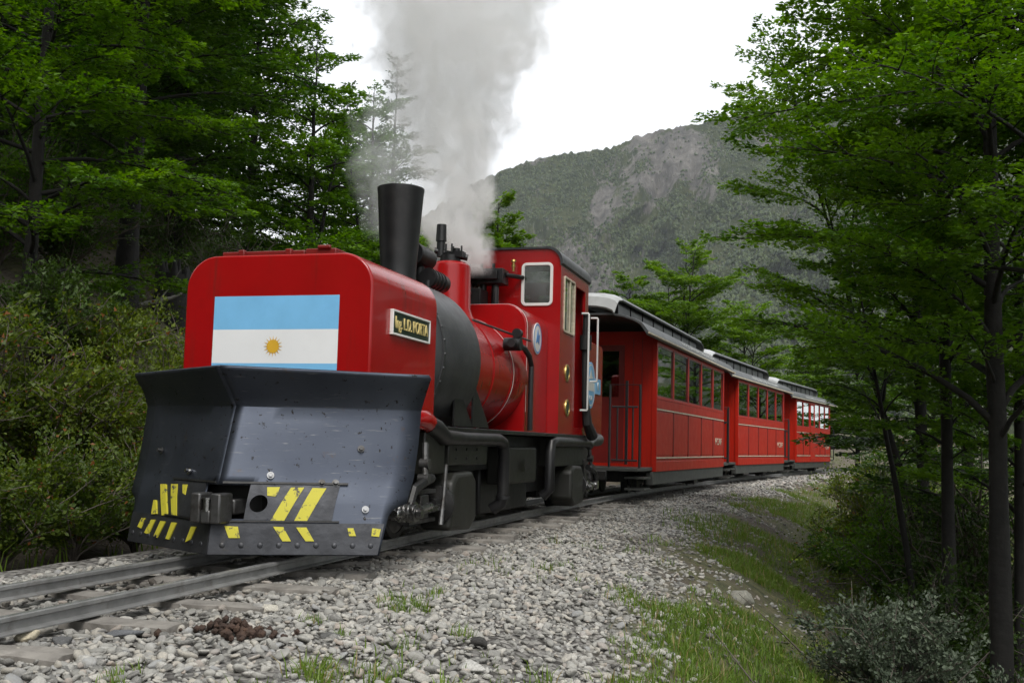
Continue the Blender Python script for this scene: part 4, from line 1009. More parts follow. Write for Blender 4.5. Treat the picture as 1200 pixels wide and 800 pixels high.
# ------------------------------------------------------------------ vegetation
class Wood:
    def __init__(s): s.V = []; s.F = []; s.n = 0
    def tube(s, P, R, k):
        P = np.asarray(P, float); R = np.asarray(R, float); n = len(P)
        T = np.gradient(P, axis=0); T /= np.linalg.norm(T, axis=1)[:, None] + 1e-9
        ref = np.where(np.abs(T[:, 2:3]) > .9, np.array([[1., 0, 0]]), np.array([[0, 0, 1.]]))
        A = np.cross(T, ref); A /= np.linalg.norm(A, axis=1)[:, None] + 1e-9; B = np.cross(T, A)
        w = np.arange(k) * 2 * math.pi / k
        ring = P[:, None] + R[:, None, None] * (A[:, None] * np.cos(w)[None, :, None] + B[:, None] * np.sin(w)[None, :, None])
        if k >= 8: ring = P[:, None] + (ring - P[:, None]) * (1 + np.random.default_rng(s.n + n).uniform(-.13, .13, (n, k, 1)))
        s.V.append(ring.reshape(-1, 3))
        i, j = np.meshgrid(np.arange(n - 1), np.arange(k), indexing='ij'); q = (j + 1) % k
        s.F.append((np.stack([i * k + j, i * k + q, (i + 1) * k + q, (i + 1) * k + j], -1).reshape(-1, 4)) + s.n); s.n += n * k
    def build(s, name, m, parent): return np_mesh(name, np.concatenate(s.V), np.concatenate(s.F), m, parent)

def leaves_mesh(name, P, D, U, L, Wd, r, m, parent, tint, tri=False):
    """P base points, D leaf axis, U leaf normal, L length, Wd half width"""
    D = D / (np.linalg.norm(D, axis=1)[:, None] + 1e-9)
    S = np.cross(D, U); S /= np.linalg.norm(S, axis=1)[:, None] + 1e-9; U2 = np.cross(S, D)
    L = L[:, None]; Wd = Wd[:, None]
    if tri:                                    # distant leaves: one face each
        V = np.empty((len(P), 3, 3)); V[:, 0] = P - S * Wd * 1.15; V[:, 1] = P + S * Wd * 1.15; V[:, 2] = P + D * L * 1.1
        return np_mesh(name, V.reshape(-1, 3), np.arange(len(P) * 3).reshape(-1, 3), m, parent, attrs={'tint': ('FACE', tint)}, smooth=False)
    V = np.empty((len(P), 4, 3))
    V[:, 0] = P; V[:, 1] = P + D * L * .5 - S * Wd + U2 * Wd * .35; V[:, 2] = P + D * L; V[:, 3] = P + D * L * .5 + S * Wd + U2 * Wd * .35
    F = np.arange(len(P) * 4).reshape(-1, 4)
    return np_mesh(name, V.reshape(-1, 3), F, m, parent, attrs={'tint': ('FACE', tint)}, smooth=False)

NLEAF = [0]
def tree(label, base, H, seed, name='beech_tree', group=None, r0=.13, lean=(0, 0), cs=.2, nl=26, reach=2.0, prof=None, e0=35, e1=0, az=None, azs=180,
         leaf=.03, dens=220, spray=.10, m='leaf_mid', sub=11, forks=1, top=1.0, keep=None, tint0=.45, cat='tree', thick=.018, subl=.5, bend=.25):
    r = np.random.default_rng(seed); t = tag(empty(name, base), label, cat, group)
    wood = Wood(); LP = []; LD = []; LT = []
    far = math.hypot(base[0] - CAM[0], base[1] - CAM[1]) > 11
    nt_ = 18; hs = np.linspace(-.04, 1, nt_); ha = np.maximum(hs, 0)
    wob = np.cumsum(r.normal(0, .02 * H / nt_ * 1.6, (nt_, 2)), 0) * np.linspace(0, 1, nt_)[:, None]
    def trunk_paths():
        out = []
        for k in range(forks):
            a = r.uniform(0, 6.28); sp = 0 if k == 0 else r.uniform(.12, .22) * H
            xy = np.stack([lean[0] * ha ** 1.2 * H + wob[:, 0] + math.cos(a) * sp * np.maximum(0, hs - .15), lean[1] * ha ** 1.2 * H + wob[:, 1] + math.sin(a) * sp * np.maximum(0, hs - .15)], 1)
            out.append(np.concatenate([xy, (hs * H * (1 if k == 0 else r.uniform(.75, .95)))[:, None]], 1))
        return out
    paths = trunk_paths()
    for k, P in enumerate(paths):
        rad = r0 * (1 if k == 0 else .65) * np.clip(1.0 - .93 * hs, .03, 1.2); rad[0] *= 1.5; rad[1] *= 1.12
        wood.tube(P, rad, 9)
    prof = prof or (lambda q: (1 - q) ** .7 * .9 + .18)
    for i in range(nl):
        P = paths[i % forks]; q = cs + (1 - cs) * min(.985, ((i + r.uniform(0, 1)) / nl) ** .9 * top)
        fi = np.clip(q, 0, .999) * (nt_ - 1) / 1.0; st = np.array([np.interp(q, hs, P[:, c]) for c in range(3)])
        qa = (q - cs) / (1 - cs)
        if az is None: a = i * 2.39996 + r.normal(0, .3)
        else: a = math.radians(az + r.normal(0, azs / 2.2))
        ln = reach * prof(qa) * r.choice([r.uniform(.45, .8), r.uniform(.75, 1.15)])
        n = 8; s_ = np.linspace(0, 1, n); el = np.radians(e0 + (e1 - e0) * s_ ** .7 + r.normal(0, 9) + 30 * max(0, qa - .75) / .25)
        aa = a + np.cumsum(r.normal(0, .07, n)) + r.normal(0, bend) * s_
        stp = ln / (n - 1); dv = np.stack([np.sin(aa) * np.cos(el), np.cos(aa) * np.cos(el), np.sin(el)], 1)
        C = st + np.concatenate([np.zeros((1, 3)), np.cumsum(dv[:-1] * stp, 0)])
        rb = max(.006, min(r0 * .42 * (1 - q * .7), ln * .016))
        wood.tube(C, rb * (1 - .85 * s_), 4 if far else 5)
        ns = max(3, int(sub * (ln / reach) ** .6))
        for k in range(ns):
            sf = .22 + .78 * (k + r.uniform(0, 1)) / ns; sd_ = 1 if k % 2 else -1
            p0 = np.array([np.interp(sf, s_, C[:, c]) for c in range(3)])
            a2 = np.interp(sf, s_, aa) + sd_ * r.uniform(.45, 1.0) * (1 if sf < .93 else .3)
            l2 = ln * (subl * (1 - sf) + .17) * r.uniform(.6, 1.2)
            el2 = np.interp(sf, s_, el) * .4 + r.normal(.04, .10)
            m_ = 3 if far else 4; s2 = np.linspace(0, 1, m_); b2 = a2 + r.normal(0, .25) * s2; e2 = el2 - .18 * s2
            d2 = np.stack([np.sin(b2) * np.cos(e2), np.cos(b2) * np.cos(e2), np.sin(e2)], 1)
            C2 = p0 + np.concatenate([np.zeros((1, 3)), np.cumsum(d2[:-1] * l2 / (m_ - 1), 0)])
            wood.tube(C2, max(.0035, rb * .3) * (1 - .75 * s2), 3)
            nlf = int(1.5 * dens * l2 * r.uniform(.6, 1.3)) + 3
            f = r.uniform(.05, 1.03, nlf) ** .85
            Q = np.stack([np.interp(f, s2, C2[:, c]) for c in range(3)], 1)
            lat = r.uniform(-1, 1, nlf) * spray * (1.1 - .6 * f) * min(1.6, .5 + l2)
            pd = np.array([math.cos(a2), -math.sin(a2), 0])
            Q += pd * lat[:, None]; Q[:, 2] += r.normal(0, thick, nlf) - np.abs(lat) * .15
            sg = np.sign(lat)[:, None]
            D = d2[1] * .8 + pd * sg * r.uniform(.3, 1.2, (nlf, 1)) + r.normal(0, .25, (nlf, 3))
            LP.append(Q); LD.append(D); LT.append(np.full(nlf, r.normal(0, .22)))
    P = np.concatenate(LP); D = np.concatenate(LD); T = np.concatenate(LT)
    if keep is not None: k = keep(P + np.array(base)); P, D, T = P[k], D[k], T[k]
    n = len(P); U = np.array([0, 0, 1.]) + r.normal(0, .42, (n, 3)); sz = 1.22 * leaf * r.uniform(.65, 1.3, n)
    wood.build('trunk', M['bark'], t)
    leaves_mesh('crown', P, D, U, sz, sz * .33, r, M[m], t, np.clip(tint0 + T + r.normal(0, .2, n), 0, .95), far); NLEAF[0] += n
    return t

def shrub(label, base, H, Wd, seed, name='shrub', group=None, stems=26, leaf=.022, n=9000, m='leaf_olive', tint0=.5, cat='shrub', upright=.5, twigs=1.0, flat=.6, clump=.07):
    r = np.random.default_rng(seed); t = tag(empty(name, base), label, cat, group); wood = Wood(); Q = []; DD = []; TT = []
    per = max(8, n // (stems * 7))
    for i in range(stems):
        a = r.uniform(0, 6.28); rr = math.sqrt(r.uniform(0, 1)); out = Wd * rr * r.uniform(.75, 1.1); h = H * (1 - .45 * rr ** 2) * r.uniform(.7, 1.12)
        n_ = 7; s_ = np.linspace(0, 1, n_)
        C = np.stack([math.sin(a) * out * s_ ** (1 + upright), math.cos(a) * out * s_ ** (1 + upright), h * s_ ** .9], 1) + np.cumsum(r.normal(0, .02 * H, (n_, 3)), 0) * s_[:, None]
        wood.tube(C, .012 * H * (1 - .8 * s_) * twigs, 4)
        for k in range(7):
            f0 = r.uniform(.2, 1); p0 = np.array([np.interp(f0, s_, C[:, c]) for c in range(3)])
            d = np.array([math.sin(a), math.cos(a), 0]) * .4 + r.normal(0, .6, 3); d[2] = abs(d[2]) * .8 + .15; d /= np.linalg.norm(d)
            l2 = H * r.uniform(.12, .3); C2 = p0 + d * np.linspace(0, l2, 4)[:, None] + np.cumsum(r.normal(0, .012, (4, 3)), 0)
            wood.tube(C2, .004 * H * np.linspace(1, .35, 4) * twigs + .0012, 3)
            m_ = int(per * r.uniform(.5, 1.5)); f = r.uniform(.15, 1.05, m_)
            q = np.stack([np.interp(f, np.linspace(0, 1, 4), C2[:, c]) for c in range(3)], 1) + r.normal(0, clump * H * .5, (m_, 3)) * np.array([1, 1, flat])
            Q.append(q); DD.append(d + r.normal(0, .6, (m_, 3))); TT.append(np.full(m_, r.normal(0, .17)))
    P = np.concatenate(Q); D = np.concatenate(DD); T = np.concatenate(TT); k = len(P)
    low = P[:, 2] > .02; P, D, T = P[low], D[low], T[low]; k = len(P)
    U = np.array([0, 0, .7]) + r.normal(0, .6, (k, 3)); sz = leaf * r.uniform(.6, 1.35, k)
    wood.build('stems', M['twig'], t)
    leaves_mesh('foliage', P, D, U, sz, sz * .34, r, M[m], t, np.where(r.uniform(size=k) < .025, 1, np.clip(tint0 + T + r.normal(0, .2, k), 0, .95)), math.hypot(base[0] - CAM[0], base[1] - CAM[1]) > 8.4); NLEAF[0] += k
    return t

GR = 'trees on the right below the embankment'
GL = 'trees on the hillside left of the track'
# ---- right-hand trees below the embankment
lowp = lambda q: .5 + .55 * min(1, q / .35) - .3 * max(0, q - .4)
tree('tall beech with slender dark trunk and long limbs reaching over the embankment towards the carriages', px_at(1112, 9.3), 8.2, 11, group=GR, tint0=.58,  r0=.062, cs=.2, nl=60, reach=1.5, e0=48, e1=4, leaf=.036, dens=190, spray=.13, m='leaf_mid', sub=13, prof=lowp, lean=(-.02, 0))
tree('beech with the thickest black trunk beside the embankment shrubs', px_at(1168, 8.0), 8.5, 12, group=GR, tint0=.6,  r0=.082, cs=.22, nl=64, reach=2.0, e0=42, e1=2, leaf=.036, dens=190, spray=.13, m='leaf_mid', sub=13, prof=lambda q: 1.0 - .4 * q)
tree('thin straight beech close behind the thickest black trunk', px_at(1190, 9.6), 9, 13, group=GR, r0=.055, cs=.18, nl=44, reach=1.9, e0=40, e1=0, leaf=.036, dens=200, spray=.13, m='leaf_mid', sub=12, prof=lambda q: 1.0 - .35 * q, tint0=.55)
tree('slanting young beech with bare lower stem leaning towards the last carriage', px_at(1078, 10.2), 3.9, 14, group=GR, r0=.04, cs=.5, nl=20, reach=1.1, e0=50, e1=10, leaf=.034, dens=120, spray=.12, m='leaf_dark', sub=8, lean=(-.16, .05))
tree('beech with fanned ascending limbs between the mountain and the slender trunk', px_at(1085, 12.5), 8.2, 15, group=GR, tint0=.6,  r0=.085, cs=.26, nl=60, reach=1.7, e0=58, e1=10, leaf=.04, dens=125, spray=.15, m='leaf_mid', sub=12, prof=lowp, lean=(-.02, 0), forks=2)
tree('leafy beech filling the gap farthest down the right slope', px_at(1215, 12), 10, 16, group=GR, r0=.1, cs=.1, nl=54, reach=2.6, e0=35, e1=0, leaf=.045, dens=120, spray=.16, m='leaf_dark', sub=12)
tree('beech seen behind the slender trunk with low spreading sprays', px_at(1135, 15), 9.5, 17, group=GR, r0=.1, cs=.16, nl=54, reach=2.5, e0=38, e1=0, leaf=.05, dens=100, spray=.17, m='leaf_dark', sub=12)
tree('overhanging beech with pale sprays high above the embankment', px_at(1240, 7.4), 8, 18, group=GR, r0=.07, cs=.36, nl=34, reach=2.2, e0=25, e1=-4, leaf=.034, dens=210, spray=.13, m='leaf_mid', sub=13, prof=lambda q: 1 - .3 * q, tint0=.6)
# ---- hillside left
bp = lambda q: 1.05 - .45 * q
tree('large beech with thick dark trunk above the stump on the left hillside', px_at(137, 15.2), 12, 21, group=GL, r0=.15, cs=.12, nl=110, reach=2.4, e0=20, e1=-8, leaf=.05, dens=95, spray=.2, m='leaf_dark', sub=13, prof=lambda q: (.72 if q < .06 else 1.05) - .42 * q)
tree('beech with bright layered sprays at the front edge of the left hillside', px_at(22, 12.2), 10, 22, group=GL, r0=.075, cs=.06, nl=110, reach=2.6, e0=25, e1=-8, leaf=.042, dens=130, spray=.17, m='leaf_mid', sub=13, prof=bp, tint0=.5)
tree('dense beech rising behind the thick dark trunk', px_at(190, 19.0), 12.5, 23, group=GL, r0=.15, cs=.05, nl=92, reach=2.25, e0=22, e1=-6, leaf=.06, dens=66, spray=.22, m='leaf_dark', sub=13, prof=lambda q: 1.0 - .45 * q)
tree('shaded beech deep in the wood behind the front sprays', px_at(70, 20), 14, 24, group=GL, r0=.15, cs=.05, nl=84, reach=3.8, e0=22, e1=-6, leaf=.07, dens=52, spray=.26, m='leaf_dark', sub=13, tint0=.35, prof=bp)
tree('tall beech at the far left of the wooded hillside', px_at(-40, 17), 13, 25, group=GL, r0=.14, cs=.06, nl=76, reach=3.4, e0=22, e1=-6, leaf=.06, dens=62, spray=.22, m='leaf_dark', sub=13, prof=bp)
tree('dark beech closing the gap at the back of the left wood', px_at(150, 26), 15, 38, group=GL, r0=.16, cs=.03, nl=84, reach=3.2, e0=22, e1=-4, leaf=.085, dens=36, spray=.3, m='leaf_dark', sub=13, tint0=.4, prof=bp)
tree('dark beech at the right end of the left wood', px_at(280, 25), 6.6, 39, group=GL, r0=.14, cs=.03, nl=72, reach=3.0, e0=25, e1=-2, leaf=.075, dens=46, spray=.26, m='leaf_dark', sub=13, tint0=.5, prof=lambda q: (1 - q) ** .55 + .15)
rp_ = lambda q: (1 - q) ** .5 * .95 + .16
tree('lush beech behind the front tank and left of the chimney', px_at(352, 20), 5.6, 26, group=GL, r0=.1, cs=.04, nl=66, reach=2.0, e0=38, e1=2, leaf=.055, dens=85, spray=.19, m='leaf_mid', sub=12, prof=rp_, forks=2)
tree('fresh green beech right behind the chimney foot', px_at(425, 22), 5.4, 27, group=GL, r0=.1, cs=.04, nl=66, reach=2.1, e0=40, e1=4, leaf=.055, dens=85, spray=.19, m='leaf_mid', sub=12, tint0=.65, prof=rp_, forks=2)
tree('sparse tall beech half hidden by the steam', px_at(448, 26), 6.6, 28, group=GL, r0=.09, cs=.12, nl=64, reach=1.55, e0=42, e1=8, leaf=.055, dens=62, spray=.15, m='leaf_dark', sub=9, prof=lambda q: 1.0 - .75 * q)
tree('slim beech left of the steam with feathery top', px_at(394, 25), 5.4, 29, group=GL, r0=.08, cs=.12, nl=56, reach=1.5, e0=42, e1=8, leaf=.055, dens=62, spray=.15, m='leaf_dark', sub=9, prof=lambda q: 1.0 - .75 * q)
GF = 'bright trees beyond the carriages'
fp = lambda q: (1 - q) ** .45 * .95 + .18
tree('round bright beech behind the cab roof', px_at(576, 27), 4.5, 31, group=GF, r0=.1, cs=.08, nl=90, reach=1.5, e0=42, e1=6, leaf=.06, dens=110, spray=.19, m='leaf_bright', sub=12, prof=fp, forks=3)
tree('spreading bright beech above the first carriage roof', px_at(800, 36), 6.2, 32, group=GF, r0=.11, cs=.05, nl=76, reach=2.5, e0=45, e1=4, leaf=.07, dens=86, spray=.23, m='leaf_bright', sub=13, prof=fp, forks=3)
tree('bright beech above the middle carriage roof', px_at(872, 40), 5.2, 33, group=GF, r0=.1, cs=.05, nl=66, reach=2.5, e0=40, e1=2, leaf=.075, dens=84, spray=.24, m='leaf_bright', sub=12, prof=fp, forks=2)
tree('low bright beech over the last carriage', px_at(940, 44), 5.0, 34, group=GF, r0=.1, cs=.05, nl=60, reach=2.6, e0=40, e1=2, leaf=.08, dens=77, spray=.24, m='leaf_bright', sub=12, prof=fp, forks=2)
tree('bright beech between the cab roof and the spreading one', px_at(735, 38), 4.0, 35, group=GF, r0=.1, cs=.05, nl=56, reach=2.0, e0=40, e1=2, leaf=.075, dens=84, spray=.24, m='leaf_bright', sub=12, tint0=.3, prof=fp, forks=2)
tree('beech standing beyond the end of the train', px_at(1005, 44), 5.4, 36, group=GF, r0=.1, cs=.06, nl=56, reach=2.5, e0=40, e1=2, leaf=.08, dens=77, spray=.24, m='leaf_bright', sub=12, prof=fp, tint0=.3)
tree('beech farther down the slope past the end of the train', px_at(1095, 38), 8, 37, group=GF, r0=.1, cs=.06, nl=56, reach=2.8, e0=38, e1=2, leaf=.08, dens=55, spray=.25, m='leaf_mid', sub=12, prof=fp)
# ---- shrubs left of the track
GS = 'shrubs on the bank left of the track'
SH = [('tallest yellow-green shrub beside the left end of the plough', 120, 9.0, 1.22, .95, 'leaf_olive', .45, 15000),
      ('yellow-green shrub with reddish tips under the layered sprays', 45, 8.8, 1.2, .95, 'leaf_olive', .38, 14000),
      ('broad shrub at the far left end of the bank', -30, 8.6, 1.15, .9, 'leaf_olive', .3, 11000),
      ('light green shrub tucked between the tank and the stump', 190, 10.6, 1.0, .9, 'leaf_olive', .5, 12000),
      ('shrub climbing the bank below the thick dark trunk', 100, 11.6, .9, 1.0, 'leaf_olive', .35, 12000),
      ('shrub on the bank under the front sprays', 20, 11.2, 1.0, 1.0, 'leaf_deep', .7, 10000),
      ('dark low shrub beside the left rail', 95, 7.3, .75, .7, 'leaf_olive', .15, 13000),
      ('dark low shrub in front of the broad one by the left rail', 10, 7.0, .8, .75, 'leaf_olive', .2, 13000),
      ('dark shrub behind the lower left corner of the plough', 165, 8.0, .85, .7, 'leaf_olive', .15, 12000),
      ('tall leafy shrub left of the stump on the hillside', 60, 14.5, 1.9, 1.1, 'leaf_deep', .7, 11000),
      ('leafy shrub right of the stump on the hillside', 255, 17, 1.7, 1.2, 'leaf_deep', .8, 10000),
      ('dark shrub above the stump on the hillside', 180, 19, 1.8, 1.4, 'leaf_deep', .6, 10000),
      ('high shrub at the far left of the hillside', -20, 13.5, 1.9, 1.2, 'leaf_mid', .3, 11000),
      ('shrub behind the tank on the left bank', 235, 11.5, 1.3, .9, 'leaf_olive', .5, 9000),
      ('leafy shrub on the bank beyond the boiler', 300, 13.5, 1.4, 1.2, 'leaf_mid', .5, 9000)]
for k, (lb, px, dist, H, Wd, m_, t0, n_) in enumerate(SH):
    shrub(lb, px_at(px, dist), H, Wd, 60 + k, group=GS, m=m_, tint0=t0, n=n_, leaf=.030 if dist < 9.5 else .036, stems=34)
GB = 'shrubs on the right-hand slope'
SB = [('grey-green shrub with pale leaf tips at the foot of the slope', 1045, 6.6, .75, .55, 'leaf_grey', .6, 13000, .026),
      ('darker grey-green shrub under the thick black trunk', 1120, 6.4, .6, .5, 'leaf_grey', .3, 8000, .026),
      ('tangled dark shrub around the slender trunk foot', 1095, 8.8, .9, .6, 'leaf_deep', .4, 9000, .03),
      ('twiggy shrub at the top of the bank near the last carriage', 1015, 14, 1.15, .75, 'leaf_olive', .35, 7000, .034),
      ('green shrub under the slanting young beech', 1050, 12, 1.3, .8, 'leaf_mid', .4, 9000, .034),
      ('low green shrub half way down the slope', 985, 12.8, .55, .5, 'leaf_mid', .3, 5000, .03),
      ('deep green shrub behind the thick black trunk', 1165, 10.5, 1.3, .9, 'leaf_deep', .6, 10000, .034),
      ('shadowed shrub at the outer end of the slope', 1215, 8.2, 1.0, .7, 'leaf_deep', .5, 8000, .03),
      ('tall dark shrub filling the space between the slender trunk and the thickest one', 1140, 11, 2.1, .9, 'leaf_deep', .5, 11000, .034),
      ('tall dark shrub behind the thin straight beech', 1195, 11.5, 2.2, .9, 'leaf_deep', .6, 11000, .034),
      ('dark shrub between the slanting young beech and the slender trunk', 1085, 13.5, 1.8, .9, 'leaf_deep', .7, 9000, .038),
      ('rusty-tinted shrub beyond the end of the train', 1035, 20, 1.8, 1.3, 'leaf_olive', .45, 8000, .045),
      ('pale shrub on the far slope beyond the slender trunk', 1120, 22, 2.2, 1.8, 'leaf_bright', .3, 9000, .05)]
for k, (lb, px, dist, H, Wd, m_, t0, n_, lf) in enumerate(SB):
    shrub(lb, px_at(px, dist), H, Wd, 90 + k, group=GB, m=m_, tint0=t0, n=n_, leaf=lf, stems=30, twigs=1.1)
# ---- the wood around the photographer; its unseen trees added to darken light and reflections
def build_wood():
    r = np.random.default_rng(77); Q = []; w = Wood()
    spots = [(r.uniform(-9.5, -3.0), r.uniform(-22, -2.5)) for _ in range(40)] + [(r.uniform(8, 17), r.uniform(16, 44)) for _ in range(14)] + [(r.uniform(9, 20), r.uniform(34, 75)) for _ in range(24)] + [(r.uniform(-4.5, -1.8), r.uniform(-24, -9)) for _ in range(10)] + [(r.uniform(9, 14), r.uniform(-5, 3)) for _ in range(7)]
    for px_, D_ in [(r.uniform(-80, 215), r.uniform(24, 36)) for _ in range(22)]:
        q = px_at(px_, D_); spots.append((q[0] - float(xc(q[1])), q[1]))
    spots += [(r.uniform(-3.4, -2.4), -2.9 - .75 * k) for k in range(9)]  # unseen low trees added to keep light off the plough's left wing
    for d, y in spots:
        x = d + float(xc(y)); z = float(ground(x, y)); H = r.uniform(7, 12) if d < 0 else r.uniform(5, 9); n = 2600; R = r.uniform(1.6, 2.8) if d < -3.4 or d > 0 else 1.0
        if -3.4 <= d < -2.3 and y > -10: H = r.uniform(2.5, 5)
        t = r.uniform(.05, 1, n); a = r.uniform(0, 6.28, n); rr = R * np.sqrt(r.uniform(0, 1, n)) * (1.15 - t) ** .6
        lay = np.round(t * 13) / 13 + r.normal(0, .008, n)
        Q.append(np.stack([x + rr * np.cos(a), y + rr * np.sin(a), z + H * lay - .12 * rr], 1))
        w.tube(np.array([(x, y, z - .2), (x + .1, y, z + H * .5), (x, y + .1, z + H)]), [.16, .1, .02], 7)
    P = np.concatenate(Q)[::16]; n = len(P); sh = []
    for q in range(5):
        c_ = r.normal(0, 1, (16, 3)) * (.30, .30, .05); D = r.normal(0, 1, (16, 3)); D[:, 2] *= .3; U = np.array([0, 0, 1.]) + r.normal(0, .4, (16, 3)); sz = r.uniform(.16, .3, 16)
        sh.append(leaves_mesh('leaf_clump', c_, D, U, sz, sz * .36, r, M['wood_inst'], None, r.normal(0, .15, 16)))
    o = scatter('surrounding_wood', P, r.uniform(.8, 1.25, n), shapes('leaf_clumps', sh), {'itint': np.clip(r.normal(.5, .2, n), 0, 1)}, (.15, .15))
    tag(o, 'mass of beech foliage of the surrounding wood, partly added out of view', 'wood', kind='stuff')
    tag(w.build('surrounding_trunks', M['bark'], None), 'dark trunks of the surrounding wood, partly added out of view', 'trunks', kind='stuff')
build_wood()
# ---- stump and fallen grey log on the left hillside
b = px_at(192, 15.8)
st = tag(empty('tree_stump', b), 'broken dark tree stump beside the thick dark trunk', 'stump')
w = Wood(); r = np.random.default_rng(3)
w.tube(np.array([(0, 0, -.2), (0, 0, .1), (.02, .01, .45), (.03, 0, .62)]), [.36, .27, .24, .21], 12); w.build('stump_wood', M['bark'], st)
for k in range(7):
    a = k * .9; w = Wood(); w.tube(np.array([(.19 * math.cos(a), .19 * math.sin(a), .5), (.2 * math.cos(a), .2 * math.sin(a), .65), (.21 * math.cos(a), .21 * math.sin(a), .70 + r.uniform(0, .25))]), [.07, .05, .008], 5); w.build('splinter', M['bark'], st)
for k, (lb, px, dist, dx, dy, dz, rr) in enumerate((('silvery fallen log lying on the slope above the tank', 226, 16.5, 1.5, -.6, .1, .07), ('thin bleached fallen branch beside the stump', 165, 15.2, .8, .5, .35, .035))):
    b = px_at(px, dist); lo = tag(empty('fallen_log', b), lb, 'log'); w = Wood()
    w.tube(np.array([(-.5 * dx, -.5 * dy, .08), (0, 0, .12 + .3 * dz), (.3 * dx, .3 * dy, .1 + .6 * dz), (.5 * dx, .5 * dy, .06 + dz)]), [rr, rr * .9, rr * .7, rr * .3], 8); w.build('log_wood', M['deadwood'], lo)
    w = Wood(); w.tube(np.array([(.1 * dx, .1 * dy, .12 + .3 * dz), (.2 * dx + .1, .15 * dy, .3 + .4 * dz), (.25 * dx + .2, .1, .55 + .4 * dz)]), [rr * .4, rr * .3, .005], 5); w.build('limb', M['deadwood'], lo)
# ---- grass and weeds
def build_grass():
    r = np.random.default_rng(17); P = []; Hh = []
    def fill(n, y0, y1, d0, d1, h):
        y = r.uniform(y0, y1, n); d = r.uniform(d0, d1, n); x = d + xc(y)
        e = gedge(y) + (fbm(x * 2.5, y * 2.5, 3, 21) - .5) * .9
        pt = fbm(x * 1.3, y * 1.3, 4, 131); far = np.clip((d - e) / .8, 0, 1)
        k = r.uniform(size=n) < np.clip((pt - .49 + .12 * far) * 9, 0, 1) * (.03 + .97 * sstep(-.2, .35, d - e)) + .015 * (d > e)
        tuft = fbm(x * 5, y * 5, 2, 141)
        k |= (tuft > .765) & (d < e) & (d > .9) & (fbm(x * .9, y * .9, 2, 151) > .52)
        P.append(np.stack([x, y, ground(x, y) - .01], 1)[k]); Hh.append((h * (.5 + pt) * r.uniform(.4, 1.3, n))[k])
    fill(190000, -3.5, 4.5, .9, 4.6, .062); fill(90000, 4.5, 16, 1.2, 5, .07); fill(30000, 16, 34, 1.2, 6, .11)
    fill(26000, -4, 12, -3.4, -1.35, .14)
    P = np.concatenate(P); Hh = np.concatenate(Hh); sel = r.uniform(size=len(P)) < .2; P, Hh = P[sel], Hh[sel]; n = len(P); sh = []
    for q in range(8):                                  # tufts one unit high
        k = 6; B = np.concatenate([r.normal(0, .28, (k, 2)), np.zeros((k, 1))], 1); hh = r.uniform(.45, 1.25, k)
        a = r.uniform(0, 6.28, k); ln = np.stack([np.cos(a), np.sin(a), np.zeros(k)], 1); w = np.stack([-np.sin(a), np.cos(a), np.zeros(k)], 1) * .038
        b1 = B + ln * (hh * .18)[:, None] + np.array([0, 0, 1]) * (hh * .6)[:, None]; tip = B + ln * (hh * r.uniform(.3, .9, k))[:, None] + np.array([0, 0, 1]) * (hh * .95)[:, None]
        V = np.stack([B - w, B + w, b1 + w * .7, b1 - w * .7, tip], 1).reshape(-1, 3)
        F1 = np.array([(0, 1, 2), (0, 2, 3), (3, 2, 4)]); F = (F1[None] + (np.arange(k) * 5)[:, None, None]).reshape(-1, 3)
        sh.append(np_mesh('grass_tuft', V, F, M['grassblade'], attrs={'tint': ('FACE', np.repeat(np.where(r.uniform(size=k) < .12, .7, r.normal(0, .14, k)), 3))}, smooth=False))
    patch_ = fbm(P[:, 0] * .8, P[:, 1] * .8, 3, 161)
    o = scatter('grass', P, Hh, shapes('grass_tufts', sh), {'itint': np.clip(.25 + patch_ * .6 + r.normal(0, .1, n), .1, .75)}, (.15, .15))
    tag(o, 'short green grass and weeds on the embankment slope', 'grass', kind='stuff')
build_grass()
